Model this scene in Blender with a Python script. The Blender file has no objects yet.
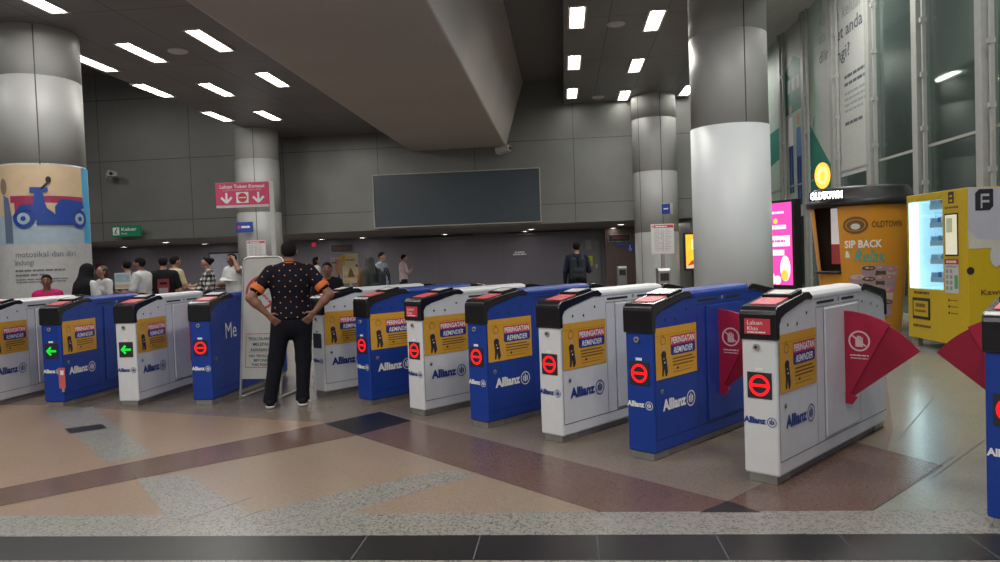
import bpy, bmesh, math, random
import numpy as np
from mathutils import Vector, Matrix
random.seed(7)
sc = bpy.context.scene
COL = sc.collection
R = math.radians
# ------------------------------------------------------------------ camera
FPX, YAW, ROLL, HOR, CAMZ = 740.0, R(5.0), 0.036, 256.3, 1.5
PITCH = math.atan((281 - HOR) / FPX)
Z = Vector((0, 0, 1))
EYE = Vector((0, 0, CAMZ))
f0 = Vector((-math.sin(YAW), math.cos(YAW), 0)); r0 = Vector((math.cos(YAW), math.sin(YAW), 0))
FWD = f0 * math.cos(PITCH) - Z * math.sin(PITCH)
UP1 = Z * math.cos(PITCH) + f0 * math.sin(PITCH)
RT = r0 * math.cos(ROLL) - UP1 * math.sin(ROLL)
UP = r0 * math.sin(ROLL) + UP1 * math.cos(ROLL)
cd = bpy.data.cameras.new('camera'); cam = bpy.data.objects.new('camera', cd); COL.objects.link(cam)
cd.sensor_width = 36; cd.lens = 36 * FPX / 1000; cd.clip_end = 200
M = Matrix((RT, UP, -FWD)).transposed().to_4x4(); M.translation = EYE
cam.matrix_world = M; sc.camera = cam

def ray(px, py): return FWD * FPX + RT * (px - 500) - UP * (py - 281)
def G(px, py, z=0.0):                    # photo point on a level plane
    d = ray(px, py); return EYE + d * ((z - CAMZ) / d.z)
def WY(px, py, y):                       # photo point on the plane Y = y
    d = ray(px, py); return EYE + d * (y / d.y)
def WX(px, py, x):
    d = ray(px, py); return EYE + d * (x / d.x)
def DP(px, py, dep):
    return EYE + ray(px, py) * (dep / FPX)

# ------------------------------------------------------------------ materials
MATS = {}
def nt(name):
    m = bpy.data.materials.new(name); m.use_nodes = True
    return m, m.node_tree.nodes, m.node_tree.links, m.node_tree.nodes['Principled BSDF']
def mat(name, c, rough=.5, metal=0., em=0., noise=.06, nscale=9., bump=0., spec=.5):
    if name in MATS: return MATS[name]
    m, N, L, b = nt(name)
    b.inputs['Roughness'].default_value = rough; b.inputs['Metallic'].default_value = metal
    b.inputs['Specular IOR Level'].default_value = spec
    tc = N.new('ShaderNodeTexCoord'); no = N.new('ShaderNodeTexNoise')
    no.inputs['Scale'].default_value = nscale; no.inputs['Detail'].default_value = 4
    L.new(tc.outputs['Object'], no.inputs['Vector'])
    cr = N.new('ShaderNodeValToRGB')
    cr.color_ramp.elements[0].position = .3; cr.color_ramp.elements[1].position = .7
    cr.color_ramp.elements[0].color = tuple(x * (1 - noise) for x in c) + (1,)
    cr.color_ramp.elements[1].color = tuple(min(1, x * (1 + noise)) for x in c) + (1,)
    L.new(no.outputs['Fac'], cr.inputs['Fac']); L.new(cr.outputs['Color'], b.inputs['Base Color'])
    if em:
        L.new(cr.outputs['Color'], b.inputs['Emission Color']); b.inputs['Emission Strength'].default_value = em
    if bump:
        bp = N.new('ShaderNodeBump'); bp.inputs['Strength'].default_value = bump; bp.inputs['Distance'].default_value = .01
        L.new(no.outputs['Fac'], bp.inputs['Height']); L.new(bp.outputs['Normal'], b.inputs['Normal'])
    MATS[name] = m; return m
def mth(N, L, op, a, b=None):
    n = N.new('ShaderNodeMath'); n.operation = op
    for i, v in enumerate((a, b)):
        if v is None: continue
        if isinstance(v, (int, float)): n.inputs[i].default_value = v
        else: L.new(v, n.inputs[i])
    return n.outputs[0]
def panel_mat(name, c, axes, size, off, lw, rough=.4, metal=.3, dark=.35, noise=.10, var=.0):
    """sheet panels with thin dark joints, on two object axes"""
    m, N, L, b = nt(name)
    b.inputs['Roughness'].default_value = rough; b.inputs['Metallic'].default_value = metal
    tc = N.new('ShaderNodeTexCoord'); sp = N.new('ShaderNodeSeparateXYZ'); L.new(tc.outputs['Object'], sp.inputs[0])
    line = None
    for a, s, o, w in zip(axes, size, off, (lw, lw)):
        v = mth(N, L, 'MULTIPLY', mth(N, L, 'SUBTRACT', sp.outputs['XYZ'.index(a)], o), 1 / s)
        fr = mth(N, L, 'FRACT', v)
        l = mth(N, L, 'LESS_THAN', fr, w / s)
        line = l if line is None else mth(N, L, 'MAXIMUM', line, l)
    no = N.new('ShaderNodeTexNoise'); no.inputs['Scale'].default_value = .8; no.inputs['Detail'].default_value = 5
    L.new(tc.outputs['Object'], no.inputs['Vector'])
    cr = N.new('ShaderNodeValToRGB'); cr.color_ramp.elements[0].position = .3; cr.color_ramp.elements[1].position = .7
    cr.color_ramp.elements[0].color = tuple(x * (1 - noise) for x in c) + (1,)
    cr.color_ramp.elements[1].color = tuple(x * (1 + noise) for x in c) + (1,)
    L.new(no.outputs['Fac'], cr.inputs['Fac'])
    mx = N.new('ShaderNodeMix'); mx.data_type = 'RGBA'
    L.new(line, mx.inputs[0]); L.new(cr.outputs['Color'], mx.inputs[6]); mx.inputs[7].default_value = tuple(x * dark for x in c) + (1,)
    L.new(mx.outputs[2], b.inputs['Base Color'])
    return m
def terrazzo(name, c, c2, scale=70., rough=.28, amt=.5):
    m, N, L, b = nt(name)
    b.inputs['Roughness'].default_value = rough; b.inputs['Specular IOR Level'].default_value = .32
    tc = N.new('ShaderNodeTexCoord'); vo = N.new('ShaderNodeTexVoronoi'); vo.inputs['Scale'].default_value = scale * 1.6
    L.new(tc.outputs['Object'], vo.inputs['Vector'])
    sp = N.new('ShaderNodeSeparateColor'); L.new(vo.outputs['Color'], sp.inputs[0])
    cr = N.new('ShaderNodeValToRGB'); e = cr.color_ramp.elements
    e[0].position = .0; e[0].color = tuple(c) + (1,); e[1].position = 1.0; e[1].color = tuple(x * 1.15 for x in c) + (1,)
    k = e.new(.62); k.color = tuple(c) + (1,)
    k = e.new(.66); k.color = tuple(c2) + (1,)
    k = e.new(.84); k.color = tuple(c2) + (1,)
    k = e.new(.87); k.color = tuple(x * .45 for x in c) + (1,)
    L.new(sp.outputs[0], cr.inputs['Fac'])
    no = N.new('ShaderNodeTexNoise'); no.inputs['Scale'].default_value = 1.3; no.inputs['Detail'].default_value = 6
    L.new(tc.outputs['Object'], no.inputs['Vector'])
    mx = N.new('ShaderNodeMix'); mx.data_type = 'RGBA'; mx.blend_type = 'MIX'; mx.inputs[0].default_value = amt
    mx.inputs[6].default_value = tuple(c) + (1,); L.new(cr.outputs['Color'], mx.inputs[7])
    m2 = N.new('ShaderNodeMix'); m2.data_type = 'RGBA'; m2.blend_type = 'MULTIPLY'; m2.inputs[0].default_value = .16
    L.new(mx.outputs[2], m2.inputs[6]); L.new(no.outputs['Color'], m2.inputs[7])
    L.new(m2.outputs[2], b.inputs['Base Color'])
    rr = N.new('ShaderNodeMapRange'); rr.inputs[3].default_value = rough * .93; rr.inputs[4].default_value = rough * 1.1
    L.new(no.outputs['Fac'], rr.inputs[0]); L.new(rr.outputs[0], b.inputs['Roughness'])
    return m
def dots_mat(name, base, dot, scale, thr, rough=.8):
    m, N, L, b = nt(name); b.inputs['Roughness'].default_value = rough
    tc = N.new('ShaderNodeTexCoord'); sp = N.new('ShaderNodeSeparateXYZ'); L.new(tc.outputs['Object'], sp.inputs[0])
    cb = N.new('ShaderNodeCombineXYZ')
    L.new(mth(N, L, 'ADD', sp.outputs[0], sp.outputs[2]), cb.inputs[0]); L.new(mth(N, L, 'SUBTRACT', sp.outputs[0], sp.outputs[2]), cb.inputs[1])
    b.inputs['Specular IOR Level'].default_value = .15; vo = N.new('ShaderNodeTexVoronoi'); vo.voronoi_dimensions = '2D'; vo.inputs['Scale'].default_value = scale; vo.inputs['Randomness'].default_value = .12
    L.new(cb.outputs[0], vo.inputs['Vector'])
    f = mth(N, L, 'LESS_THAN', vo.outputs['Distance'], thr)
    mx = N.new('ShaderNodeMix'); mx.data_type = 'RGBA'; L.new(f, mx.inputs[0])
    mx.inputs[6].default_value = tuple(base) + (1,); mx.inputs[7].default_value = tuple(dot) + (1,)
    L.new(mx.outputs[2], b.inputs['Base Color']); return m
def plaid_mat(name):
    m, N, L, b = nt(name); b.inputs['Roughness'].default_value = .85
    tc = N.new('ShaderNodeTexCoord'); sp = N.new('ShaderNodeSeparateXYZ'); L.new(tc.outputs['Object'], sp.inputs[0])
    a = mth(N, L, 'LESS_THAN', mth(N, L, 'FRACT', mth(N, L, 'MULTIPLY', mth(N, L, 'ADD', sp.outputs[0], sp.outputs[1]), 11)), .5)
    c = mth(N, L, 'LESS_THAN', mth(N, L, 'FRACT', mth(N, L, 'MULTIPLY', sp.outputs[2], 11)), .5)
    s = mth(N, L, 'MULTIPLY', mth(N, L, 'ADD', a, c), .5)
    cr = N.new('ShaderNodeValToRGB'); e = cr.color_ramp.elements
    e[0].color = (.62, .62, .58, 1); e[1].color = (.015, .015, .018, 1); k = e.new(.5); k.color = (.12, .12, .12, 1)
    L.new(s, cr.inputs['Fac']); L.new(cr.outputs['Color'], b.inputs['Base Color']); return m
def glass_mat(name, tint, refl=.12, rough=.05):
    m, N, L, b = nt(name); N.remove(b); out = N['Material Output']
    t = N.new('ShaderNodeBsdfTransparent'); t.inputs[0].default_value = tuple(tint) + (1,)
    g = N.new('ShaderNodeBsdfGlossy'); g.inputs['Roughness'].default_value = rough; g.inputs[0].default_value = (.9, .95, .93, 1)
    fr = N.new('ShaderNodeLayerWeight'); fr.inputs[0].default_value = .5
    f = mth(N, L, 'ADD', mth(N, L, 'MULTIPLY', mth(N, L, 'POWER', fr.outputs['Facing'], 4.0), .6), refl)
    mx = N.new('ShaderNodeMixShader'); L.new(f, mx.inputs[0]); L.new(t.outputs[0], mx.inputs[1]); L.new(g.outputs[0], mx.inputs[2])
    L.new(mx.outputs[0], out.inputs[0]); return m

# ------------------------------------------------------------------ mesh builder
TXT = {}
def text_geo(s, bold=0.0):
    k = (s, bold)
    if k in TXT: return TXT[k]
    cu = bpy.data.curves.new('t', 'FONT'); cu.body = s; cu.size = 1; cu.offset = bold; cu.resolution_u = 2
    o = bpy.data.objects.new('t', cu); COL.objects.link(o)
    dg = bpy.context.evaluated_depsgraph_get(); ev = o.evaluated_get(dg); me = ev.to_mesh()
    V = [tuple(v.co) for v in me.vertices]; Fc = [tuple(p.vertices) for p in me.polygons]
    ev.to_mesh_clear(); bpy.data.objects.remove(o); bpy.data.curves.remove(cu)
    xs = [v[0] for v in V] or [0]
    TXT[k] = (V, Fc, min(xs), max(xs)); return TXT[k]
def frame(o, right, up):
    r = Vector(right).normalized(); u = Vector(up).normalized(); n = r.cross(u)
    m = Matrix((r, u, n)).transposed().to_4x4(); m.translation = Vector(o); return m
class MB:
    def __init__(s): s.V = []; s.F = []; s.I = []; s.S = []; s.m = []
    def mi(s, m):
        if m not in s.m: s.m.append(m)
        return s.m.index(m)
    def add(s, V, F, m, smooth=False, T=None):
        n = len(s.V); i = s.mi(m)
        for v in V:
            s.V.append(tuple(T @ Vector(v)) if T is not None else tuple(v))
        for f in F: s.F.append(tuple(n + k for k in f)); s.I.append(i); s.S.append(smooth)
        return s
    def box(s, lo, hi, m, T=None):
        x0, y0, z0 = lo; x1, y1, z1 = hi
        V = [(x0, y0, z0), (x1, y0, z0), (x1, y1, z0), (x0, y1, z0), (x0, y0, z1), (x1, y0, z1), (x1, y1, z1), (x0, y1, z1)]
        return s.add(V, [(0, 3, 2, 1), (4, 5, 6, 7), (0, 1, 5, 4), (1, 2, 6, 5), (2, 3, 7, 6), (3, 0, 4, 7)], m, False, T)
    def poly(s, P, m, T=None): return s.add(P, [tuple(range(len(P)))], m, False, T)
    def prism(s, P, a, b, m, axis='y', T=None):
        """extrude a 2D outline: axis y -> (x,z) outline; axis z -> (x,y); axis x -> (y,z)"""
        n = len(P)
        if axis == 'y': f = lambda p, t: (p[0], t, p[1])
        elif axis == 'z': f = lambda p, t: (p[0], p[1], t)
        else: f = lambda p, t: (t, p[0], p[1])
        V = [f(p, a) for p in P] + [f(p, b) for p in P]
        ar = sum(P[i][0] * P[(i + 1) % n][1] - P[(i + 1) % n][0] * P[i][1] for i in range(n))
        flip = (ar > 0) != (axis != 'y')
        if a > b: flip = not flip
        Fs = [tuple(range(n))[::-1], tuple(range(n, 2 * n))] + [(i, (i + 1) % n, n + (i + 1) % n, n + i) for i in range(n)]
        if flip: Fs = [f[::-1] for f in Fs]
        return s.add(V, Fs, m, False, T)
    def tube(s, pts, r, m, n=8, cap=True, T=None):
        pts = [Vector(p) for p in pts]; rs = r if isinstance(r, (list, tuple)) else [r] * len(pts)
        V = []; Fs = []; k = len(pts); ref = None
        for i, p in enumerate(pts):
            d = (pts[min(i + 1, k - 1)] - pts[max(i - 1, 0)]).normalized()
            if ref is None: ref = d.orthogonal()
            a = (ref - d * ref.dot(d)).normalized(); ref = a; b = d.cross(a)
            for j in range(n):
                t = 2 * math.pi * j / n; V.append(p + (a * math.cos(t) + b * math.sin(t)) * rs[i])
        for i in range(k - 1):
            for j in range(n): Fs.append((i * n + j, i * n + (j + 1) % n, (i + 1) * n + (j + 1) % n, (i + 1) * n + j))
        s.add(V, Fs, m, True, T)
        if cap: s.add(V, [tuple(range(n))[::-1], tuple((k - 1) * n + j for j in range(n))], m, False, T)
        return s
    def lathe(s, prof, m, n=48, c=(0, 0, 0), a0=0., a1=2 * math.pi, smooth=True):
        full = abs(a1 - a0 - 2 * math.pi) < 1e-6; k = n if full else n + 1
        V = []; Fs = []
        for r, z in prof:
            for j in range(k):
                t = a0 + (a1 - a0) * j / n; V.append((c[0] + r * math.cos(t), c[1] + r * math.sin(t), c[2] + z))
        for i in range(len(prof) - 1):
            for j in range(n):
                j2 = (j + 1) % k; Fs.append((i * k + j, i * k + j2, (i + 1) * k + j2, (i + 1) * k + j))
        return s.add(V, Fs, m, smooth)
    def ball(s, c, r, m, n=12, T=None):
        r = r if isinstance(r, (tuple, list)) else (r, r, r); V = []; Fs = []; h = n // 2
        for i in range(h + 1):
            p = math.pi * i / h
            for j in range(n):
                t = 2 * math.pi * j / n
                V.append((c[0] + r[0] * math.sin(p) * math.cos(t), c[1] + r[1] * math.sin(p) * math.sin(t), c[2] + r[2] * math.cos(p)))
        for i in range(h):
            for j in range(n): Fs.append((i * n + j, (i + 1) * n + j, (i + 1) * n + (j + 1) % n, i * n + (j + 1) % n))
        return s.add(V, Fs, m, True, T)
    # flat graphics inside a frame T (x right, y up, z out)
    def rect(s, x0, y0, x1, y1, m, T, z=0.): return s.poly([(x0, y0, z), (x1, y0, z), (x1, y1, z), (x0, y1, z)], m, T)
    def shape(s, P, m, T, z=0.): return s.poly([(p[0], p[1], z) for p in P], m, T)
    def disc(s, x, y, r, m, T, z=0., n=28, ry=None):
        ry = ry or r
        return s.poly([(x + r * math.cos(2 * math.pi * j / n), y + ry * math.sin(2 * math.pi * j / n), z) for j in range(n)], m, T)
    def ring(s, x, y, r0_, r1_, m, T, z=0., n=32, a0=0., a1=2 * math.pi):
        V = []; Fs = []
        for j in range(n + 1):
            t = a0 + (a1 - a0) * j / n
            V += [(x + r0_ * math.cos(t), y + r0_ * math.sin(t), z), (x + r1_ * math.cos(t), y + r1_ * math.sin(t), z)]
        for j in range(n): Fs.append((2 * j, 2 * j + 1, 2 * j + 3, 2 * j + 2))
        return s.add(V, Fs, m, False, T)
    def line(s, x0, y0, x1, y1, w, m, T, z=0.):
        d = Vector((x1 - x0, y1 - y0)); p = Vector((-d.y, d.x)).normalized() * w / 2
        return s.shape([(x0 - p.x, y0 - p.y), (x1 - p.x, y1 - p.y), (x1 + p.x, y1 + p.y), (x0 + p.x, y0 + p.y)], m, T, z)
    def text(s, t, x, y, h, m, T, w=None, z=.0, al='l', bold=.0, slant=0.):
        V, Fc, a, b = text_geo(t, bold)
        k = h / .7; sx = k
        if w: sx = w / max(b - a, 1e-4)
        W = (b - a) * sx; ox = x - a * sx - (W / 2 if al == 'c' else W if al == 'r' else 0)
        return s.add([(ox + v[0] * sx + slant * v[1] * k, y + v[1] * k, z) for v in V], Fc, m, False, T)
    def mesh(s, name):
        me = bpy.data.meshes.new(name); me.from_pydata(s.V, [], s.F)
        for m in s.m: me.materials.append(m)
        me.polygons.foreach_set('material_index', s.I); me.polygons.foreach_set('use_smooth', s.S)
        me.update(); return me
    def build(s, name, parent=None, bevel=0., seg=2, weld=False):
        return link(name, s.mesh(name), parent, bevel, seg)
def link(name, me, parent=None, bevel=0., seg=2):
    o = bpy.data.objects.new(name, me); COL.objects.link(o)
    if parent is not None: o.parent = parent
    if bevel:
        b = o.modifiers.new('bevel', 'BEVEL'); b.width = bevel; b.segments = seg; b.limit_method = 'ANGLE'; b.angle_limit = R(35)
        b.harden_normals = False
    return o
def thing(name, label, cat, loc=(0, 0, 0), rz=0., group=None):
    o = bpy.data.objects.new(name, None); COL.objects.link(o); o.location = loc; o.rotation_euler = (0, 0, rz)
    o.empty_display_size = .2
    return tag(o, label, cat, group)
def tag(o, label, cat, group=None):
    o['label'] = label; o['category'] = cat
    if group: o['group'] = group
    return o
def struct(o, label=None):
    o['kind'] = 'structure'
    if label: o['label'] = label
    return o

def greek(b, x, y, w, h, m, T, z=0.):
    """a line of print too small to read: word-length strokes"""
    rnd = random.Random(int(abs(x * 977 + y * 131 + w * 71) * 1000)); cx = 0.
    while cx < w - 1e-6:
        l = min(w - cx, w * rnd.choice((.14, .2, .27))); b.rect(x + cx, y, x + cx + l * .86, y + h, m, T, z); cx += l

def wrap_poly(b, P, m, fn, step=.05):
    """cut a flat outline into strips so that it can follow a curved surface"""
    bm = bmesh.new(); bm.faces.new([bm.verts.new((p[0], p[1], 0)) for p in P])
    x0 = min(p[0] for p in P); x1 = max(p[0] for p in P); x = x0 + step
    while x < x1 - 1e-4:
        bmesh.ops.bisect_plane(bm, geom=bm.verts[:] + bm.edges[:] + bm.faces[:], plane_co=(x, 0, 0), plane_no=(1, 0, 0)); x += step
    bm.verts.index_update(); V = [fn(v.co.x, v.co.y) for v in bm.verts]; b.add(V, [tuple(v.index for v in f.verts) for f in bm.faces], m); bm.free()
# ------------------------------------------------------------------ palette
WHITE = mat('gate white paint', (.66, .67, .69), .38, noise=.03)
BLUE = mat('gate blue paint', (.008, .045, .30), .36, noise=.05)
BLACK = mat('gloss black plastic', (.012, .012, .014), .22, noise=.1)
SEAM = mat('dark seam', (.06, .06, .065), .7)
SEAMB = mat('blue seam', (.01, .03, .16), .7)
STEEL = mat('brushed steel', (.45, .45, .44), .35, .8)
STEELD = mat('dull steel plinth', (.38, .36, .33), .55, .4)
YEL = mat('sticker amber', (.66, .34, .03), .5, noise=.04)
YELD = mat('sticker amber shade', (.45, .22, .02), .5)
REDP = mat('sticker red', (.55, .04, .07), .45)
BLUEP = mat('sticker blue', (.02, .03, .22), .45)
WHT = mat('print white', (.8, .8, .8), .5, noise=.02)
INK = mat('print ink', (.02, .02, .025), .6)
INKG = mat('print grey', (.30, .31, .33), .6)
BRWN = mat('print brown', (.16, .08, .02), .6)
NAVY = mat('print navy', (.01, .035, .22), .5)
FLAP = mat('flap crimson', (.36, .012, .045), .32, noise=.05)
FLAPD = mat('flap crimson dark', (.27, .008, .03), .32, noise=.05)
FLPW = mat('flap pale print', (.65, .45, .47), .5)
PADR = mat('reader red', (.62, .10, .12), .4)
LEDR = mat('led red', (1., .006, .012), .4, em=1.05, noise=0)
LEDG = mat('led green', (.0, .8, .05), .4, em=.55, noise=0)
SCR = mat('reader screen', (.62, .62, .60), .25, em=.12)
SKIND = mat('print skin', (.6, .33, .2), .6)

# ------------------------------------------------------------------ floor
TAN = terrazzo('terrazzo tan', (.255, .20, .152), (.165, .13, .10), 75)
PEACH = terrazzo('terrazzo peach', (.275, .192, .138), (.185, .132, .098), 75)
MAROON = terrazzo('terrazzo maroon', (.115, .070, .058), (.17, .105, .088), 75, .24)
GREYS = terrazzo('terrazzo grey', (.25, .245, .225), (.07, .07, .065), 60, .3, .8)
GREYT = terrazzo('terrazzo grey green', (.23, .235, .215), (.17, .175, .165), 75, .22, .5)
BROWN = terrazzo('terrazzo brown', (.19, .153, .124), (.13, .102, .085), 75, .26)
BLK = terrazzo('black granite tile', (.010, .011, .012), (.02, .02, .022), 75, .33, .5)
fl = MB()
def fpoly(pts, m, k):
    fl.poly([tuple(G(px, py).to_2d()) + (k * .0006,) for px, py in pts], m)
def flat(P, m, k):
    fl.poly([(x, y, k * .0006) for x, y in P], m)
XL, XR, YF, YB, YE, XF = -19.0, 6.6, -7.0, 27.0, 37.0, 3.65
flat([(XL, YF), (XR, YF), (XR, YE), (XL, YE)], BROWN, 0)
ys0 = G(500, 560.5).y; ys1 = G(600, 535.5).y; ys2 = G(640, 512.5).y
# peach field in front of the V bands, left
fpoly([(-260, 530), (-260, 392), (-100, 405), (45, 405), (325, 423), (357, 435.5), (600, 512.5), (200, 522)], PEACH, 1)
fpoly([(357, 435.5), (600, 512.5), (255, 519), (150, 477)], TAN, 2)
fpoly([(870, 512), (893, 430), (880, 330), (1100, 330), (1300, 512)], GREYT, 1)
# grey bands
fpoly([(45, 410), (93, 407), (153, 455), (107, 463)], GREYS, 2)
fpoly([(135, 478), (187, 475), (252, 515), (262, 522), (170, 522)], GREYS, 3)
fpoly([(225, 520), (262, 512), (440, 470), (479, 474), (345, 514), (330, 522)], GREYS, 3)
# maroon V
fpoly([(-300, 549), (-300, 549), (-300, 566), (357, 435.5), (325, 423.5)][1:], MAROON, 4)
fpoly([(412, 421), (727, 501.5), (700, 512.5), (600, 512.5), (357, 435.5)], MAROON, 4)
fpoly([(727, 501.5), (848, 440), (944, 466), (870, 513), (762, 513)], MAROON, 4)
fpoly([(325, 424), (380, 412), (412, 421), (357, 435.5)], BLK, 5)
fpoly([(65, 429), (102, 424), (107, 428.5), (70, 434)], BLK, 5)
flat([(XL, ys1), (XR, ys1), (XR, ys2), (XL, ys2)], GREYS, 6)
fpoly([(700, 513), (727, 501.5), (762, 513)], BLK, 7)
flat([(XL, ys0), (XR, ys0), (XR, ys1), (XL, ys1)], BLK, 7)
GROUT = mat('tile grout', (.09, .09, .09), .8)
for i in range(-14, 15):                  # joints of the black border tiles
    x = i * .62 + .12
    flat([(x, ys0), (x + .006, ys0), (x + .006, ys1), (x, ys1)], GROUT, 8)
flat([(XL, ys0 - .3), (XR, ys0 - .3), (XR, ys0), (XL, ys0)], GREYS, 3)
for a, b in (((885, 400), (1050, 432)), ((893, 372), (1050, 396)), ((930, 480), (985, 440)), ((870, 512), (955, 456)), ((898, 440), (935, 396))):
    p, q = G(*a).to_2d(), G(*b).to_2d(); d = (q - p).normalized(); n = Vector((-d.y, d.x)) * .002
    flat([tuple(p - n), tuple(q - n), tuple(q + n), tuple(p + n)], GROUT, 8)
# diagonal joints through the peach and tan fields
for a, b in (((185, 521), (252, 498)), ((235, 521), (265, 510)),):
    p, q = G(*a).to_2d(), G(*b).to_2d(); d = (q - p).normalized(); n = Vector((-d.y, d.x)) * .003
    flat([tuple(p - n), tuple(q - n), tuple(q + n), tuple(p + n)], GROUT, 8)
struct(fl.build('floor'), 'polished terrazzo floor with maroon and grey bands and black border tiles')

# ------------------------------------------------------------------ room shell
YW = 20.6                                   # upper back wall face
PANEL = panel_mat('metal wall panels', (.185, .19, .18), 'XZ', (2.75, 1.77), (.35, 2.88), .022, .38, .15, .4)
DARKW = panel_mat('dark recess wall', (.15, .14, .175), 'XZ', (2.4, 2.6), (.2, 0), .012, .42, .0, .7)
CEIL = panel_mat('grey ceiling panels', (.22, .215, .23), 'XY', (1.18, 2.9), (-7.3, 1.2), .018, .45, .25, .45)
CEILR = panel_mat('right ceiling panels', (.20, .20, .205), 'XY', (.98, 2.9), (.92, 1.6), .02, .45, .25, .45)
SOFF = mat('soffit paint', (.15, .15, .155), .6)
BULK = mat('bulkhead plaster', (.46, .43, .41), .6, noise=.05, nscale=.6)
HIGH = mat('high ceiling plaster', (.62, .62, .60), .7)
zs = 2.36
wb = MB()
wb.box((XL, YW, zs), (XF, YW + .25, 8.0), PANEL); wb.box((XF - .15, YW + .25, 0), (XF, YE, 8.0), PANEL)
struct(wb.build('wall_back'), 'grey metal panelled upper wall across the back of the hall')
o = MB().box((XL, YB, 0), (XF - .15, YB + .2, 8), DARKW).build('wall_back'); struct(o, 'dark recessed wall under the panelled upper wall')
o = MB().box((XL, YW + .25, zs), (XF - .15, YB, zs + .2), SOFF).build('ceiling'); struct(o, 'low dark soffit with downlights behind the gates')
o = MB().box((XF, YE, 0), (XR, YE + .2, 8), PANEL).build('wall_end'); struct(o)
o = MB().box((XL - .2, YF, 0), (XL, YB, 8), DARKW).build('wall_left'); struct(o)
ZL, ZR, ZB, ZM, ZH = 5.1, 5.62, 4.53, 6.27, 7.6
o = MB().box((-8.25, YF, ZL), (-4.0, YW, ZL + .25), CEIL).build('ceiling'); struct(o, 'dropped grey panel ceiling on the left')
o = MB().prism([(-4.2, ZB), (-1.5, ZB), (-.97, ZM), (-.97, ZM + .2), (-4.2, ZM + .2)], YF, YW, BULK).build('trim_1', bevel=.03); struct(o, 'big pale plaster bulkhead running into the hall')
o = MB().box((XL, YF, ZM + .9), (-8.25, YW, ZM + 1.1), SOFF).build('ceiling'); struct(o, 'dark high ceiling left of the dropped ceiling')
o = MB().box((-.97, YF, ZM), (3.4, YW, ZM + .2), SOFF).build('ceiling'); struct(o, 'dark recessed ceiling strip beside the bulkhead')
o = MB().box((.13, YF, ZR), (3.4, YW, ZR + .25), CEILR).build('ceiling'); struct(o, 'dropped grey panel ceiling on the right')
o = MB().box((3.4, YF, ZH), (XR + .3, YE, ZH + .2), HIGH).build('ceiling'); struct(o, 'pale high ceiling along the glass wall')
o = MB().box((3.38, YF, ZR), (3.5, YW, ZH), HIGH).build('trim_2'); struct(o)
# small wall at the right behind the round pillar
# ------------------------------------------------------------------ pillars
COLM = mat('pillar grey panels', (.36, .365, .355), .46, .0, noise=.04, nscale=1.)
COLW = mat('pillar white sheet', (.64, .67, .69), .42, .0, noise=.03, nscale=1.)
def pillar(x, y, r, ztop, seams, label, vang, wrap=None):
    b = MB(); prof = [(r, 0)]
    for z in seams: prof += [(r, z - .012), (r - .02, z - .004), (r - .02, z + .004), (r, z + .012)]
    prof += [(r, ztop)]
    b.lathe(prof, COLM, 64, (0, 0, 0))
    for a in vang:
        T = Matrix.Rotation(a, 4, 'Z')
        b.box((r - .03, -.008, .0), (r + .0015, .008, ztop), SEAM, T)
    o = b.build('column'); o.location = (x, y, 0); struct(o, label)
    if wrap:
        z0, z1 = wrap
        w = MB().lathe([(r + .001, z0), (r + .012, z0), (r + .012, z1), (r + .001, z1)], COLW, 64).build('cladding', o)
    return o
cn = DP(732.5, 250, 11.5); cl = DP(46, 250, 11.3)
pillar(cn.x, cn.y, .575, ZR, (1.5, 3.34, 4.74), 'thick round pillar with white lower sheet behind the white and blue gates', (R(-78), R(100)), (0.0, 3.34))
pl = pillar(cl.x, cl.y, .60, ZL, (1.6, 3.1, 4.38), 'thick round pillar at far left carrying the scooter advert', (R(-140), R(-55)))
pr = DP(657, 250, 20.0); pm = DP(261, 250, 20.0)
pillar(pr.x, min(pr.y, YW - .35), .58, ZR, (2.0, 3.6, 5.0), 'round grey pillar at the back right beside the brown doorway wall', (R(-80), R(-140)))
pillar(pm.x, min(pm.y, YW - .35), .58, ZL, (1.35, 2.9, 4.3), 'round grey pillar at the back left behind the pink token sign', (R(-75), R(-140)))

# ------------------------------------------------------------------ glass wall on the right
XG = 6.4
MULL = mat('mullion aluminium', (.36, .37, .35), .5, .0)
GLASS = glass_mat('tinted window glass', (.66, .71, .69), .07)
my = [WX(px, 110, XG).y for px in (980, 916, 868, 833, 804, 780)]
step = (my[5] - my[0]) / 5
ml = [my[0] + step * i for i in range(-7, 13)]
ml = [y for y in ml if y < YE]
for i, y in enumerate(ml):
    b = MB(); b.box((XG - .02, y - .10, 0), (XG + .22, y + .10, ZH), MULL)
    o = b.build('trim_%d' % (10 + i), bevel=.008); struct(o)
    b = MB(); b.box((XG - .0, y - .30, 0), (XG + .06, y - .25, ZH), MULL)
    for k in range(8): b.box((XG - .03, y - .31, .6 + k * .95), (XG + .07, y - .24, .68 + k * .95), MULL)
    o = b.build('trim_%d' % (40 + i)); struct(o)
for i in range(len(ml) - 1):
    y0, y1 = ml[i] + .1, ml[i + 1] - .1
    o = MB().box((XG + .10, y0, 0), (XG + .115, y1, ZH), GLASS).build('window_%d' % (i + 1)); struct(o)
    f = MB(); f.box((XG + .08, y0, 3.15), (XG + .14, y1, 3.2), MULL); f.box((XG + .06, y0, 0), (XG + .16, y1, .12), MULL)
    f.build('window_frame', o)
EXT = mat('outside wall', (.215, .225, .215), .8, noise=.3, nscale=.35)
o = MB().box((XG + 3.2, YF - 4, -1), (XG + 3.4, YE + 6, 12), EXT).build('wall_outside'); struct(o, 'grey wall outside the glass')
o = MB().box((XG + .3, YF - 4, -.3), (XG + 3.2, YE + 6, -.05), EXT).build('ground_outside'); struct(o)
DIAG = mat('outside brace', (.06, .07, .07), .6)
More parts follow.
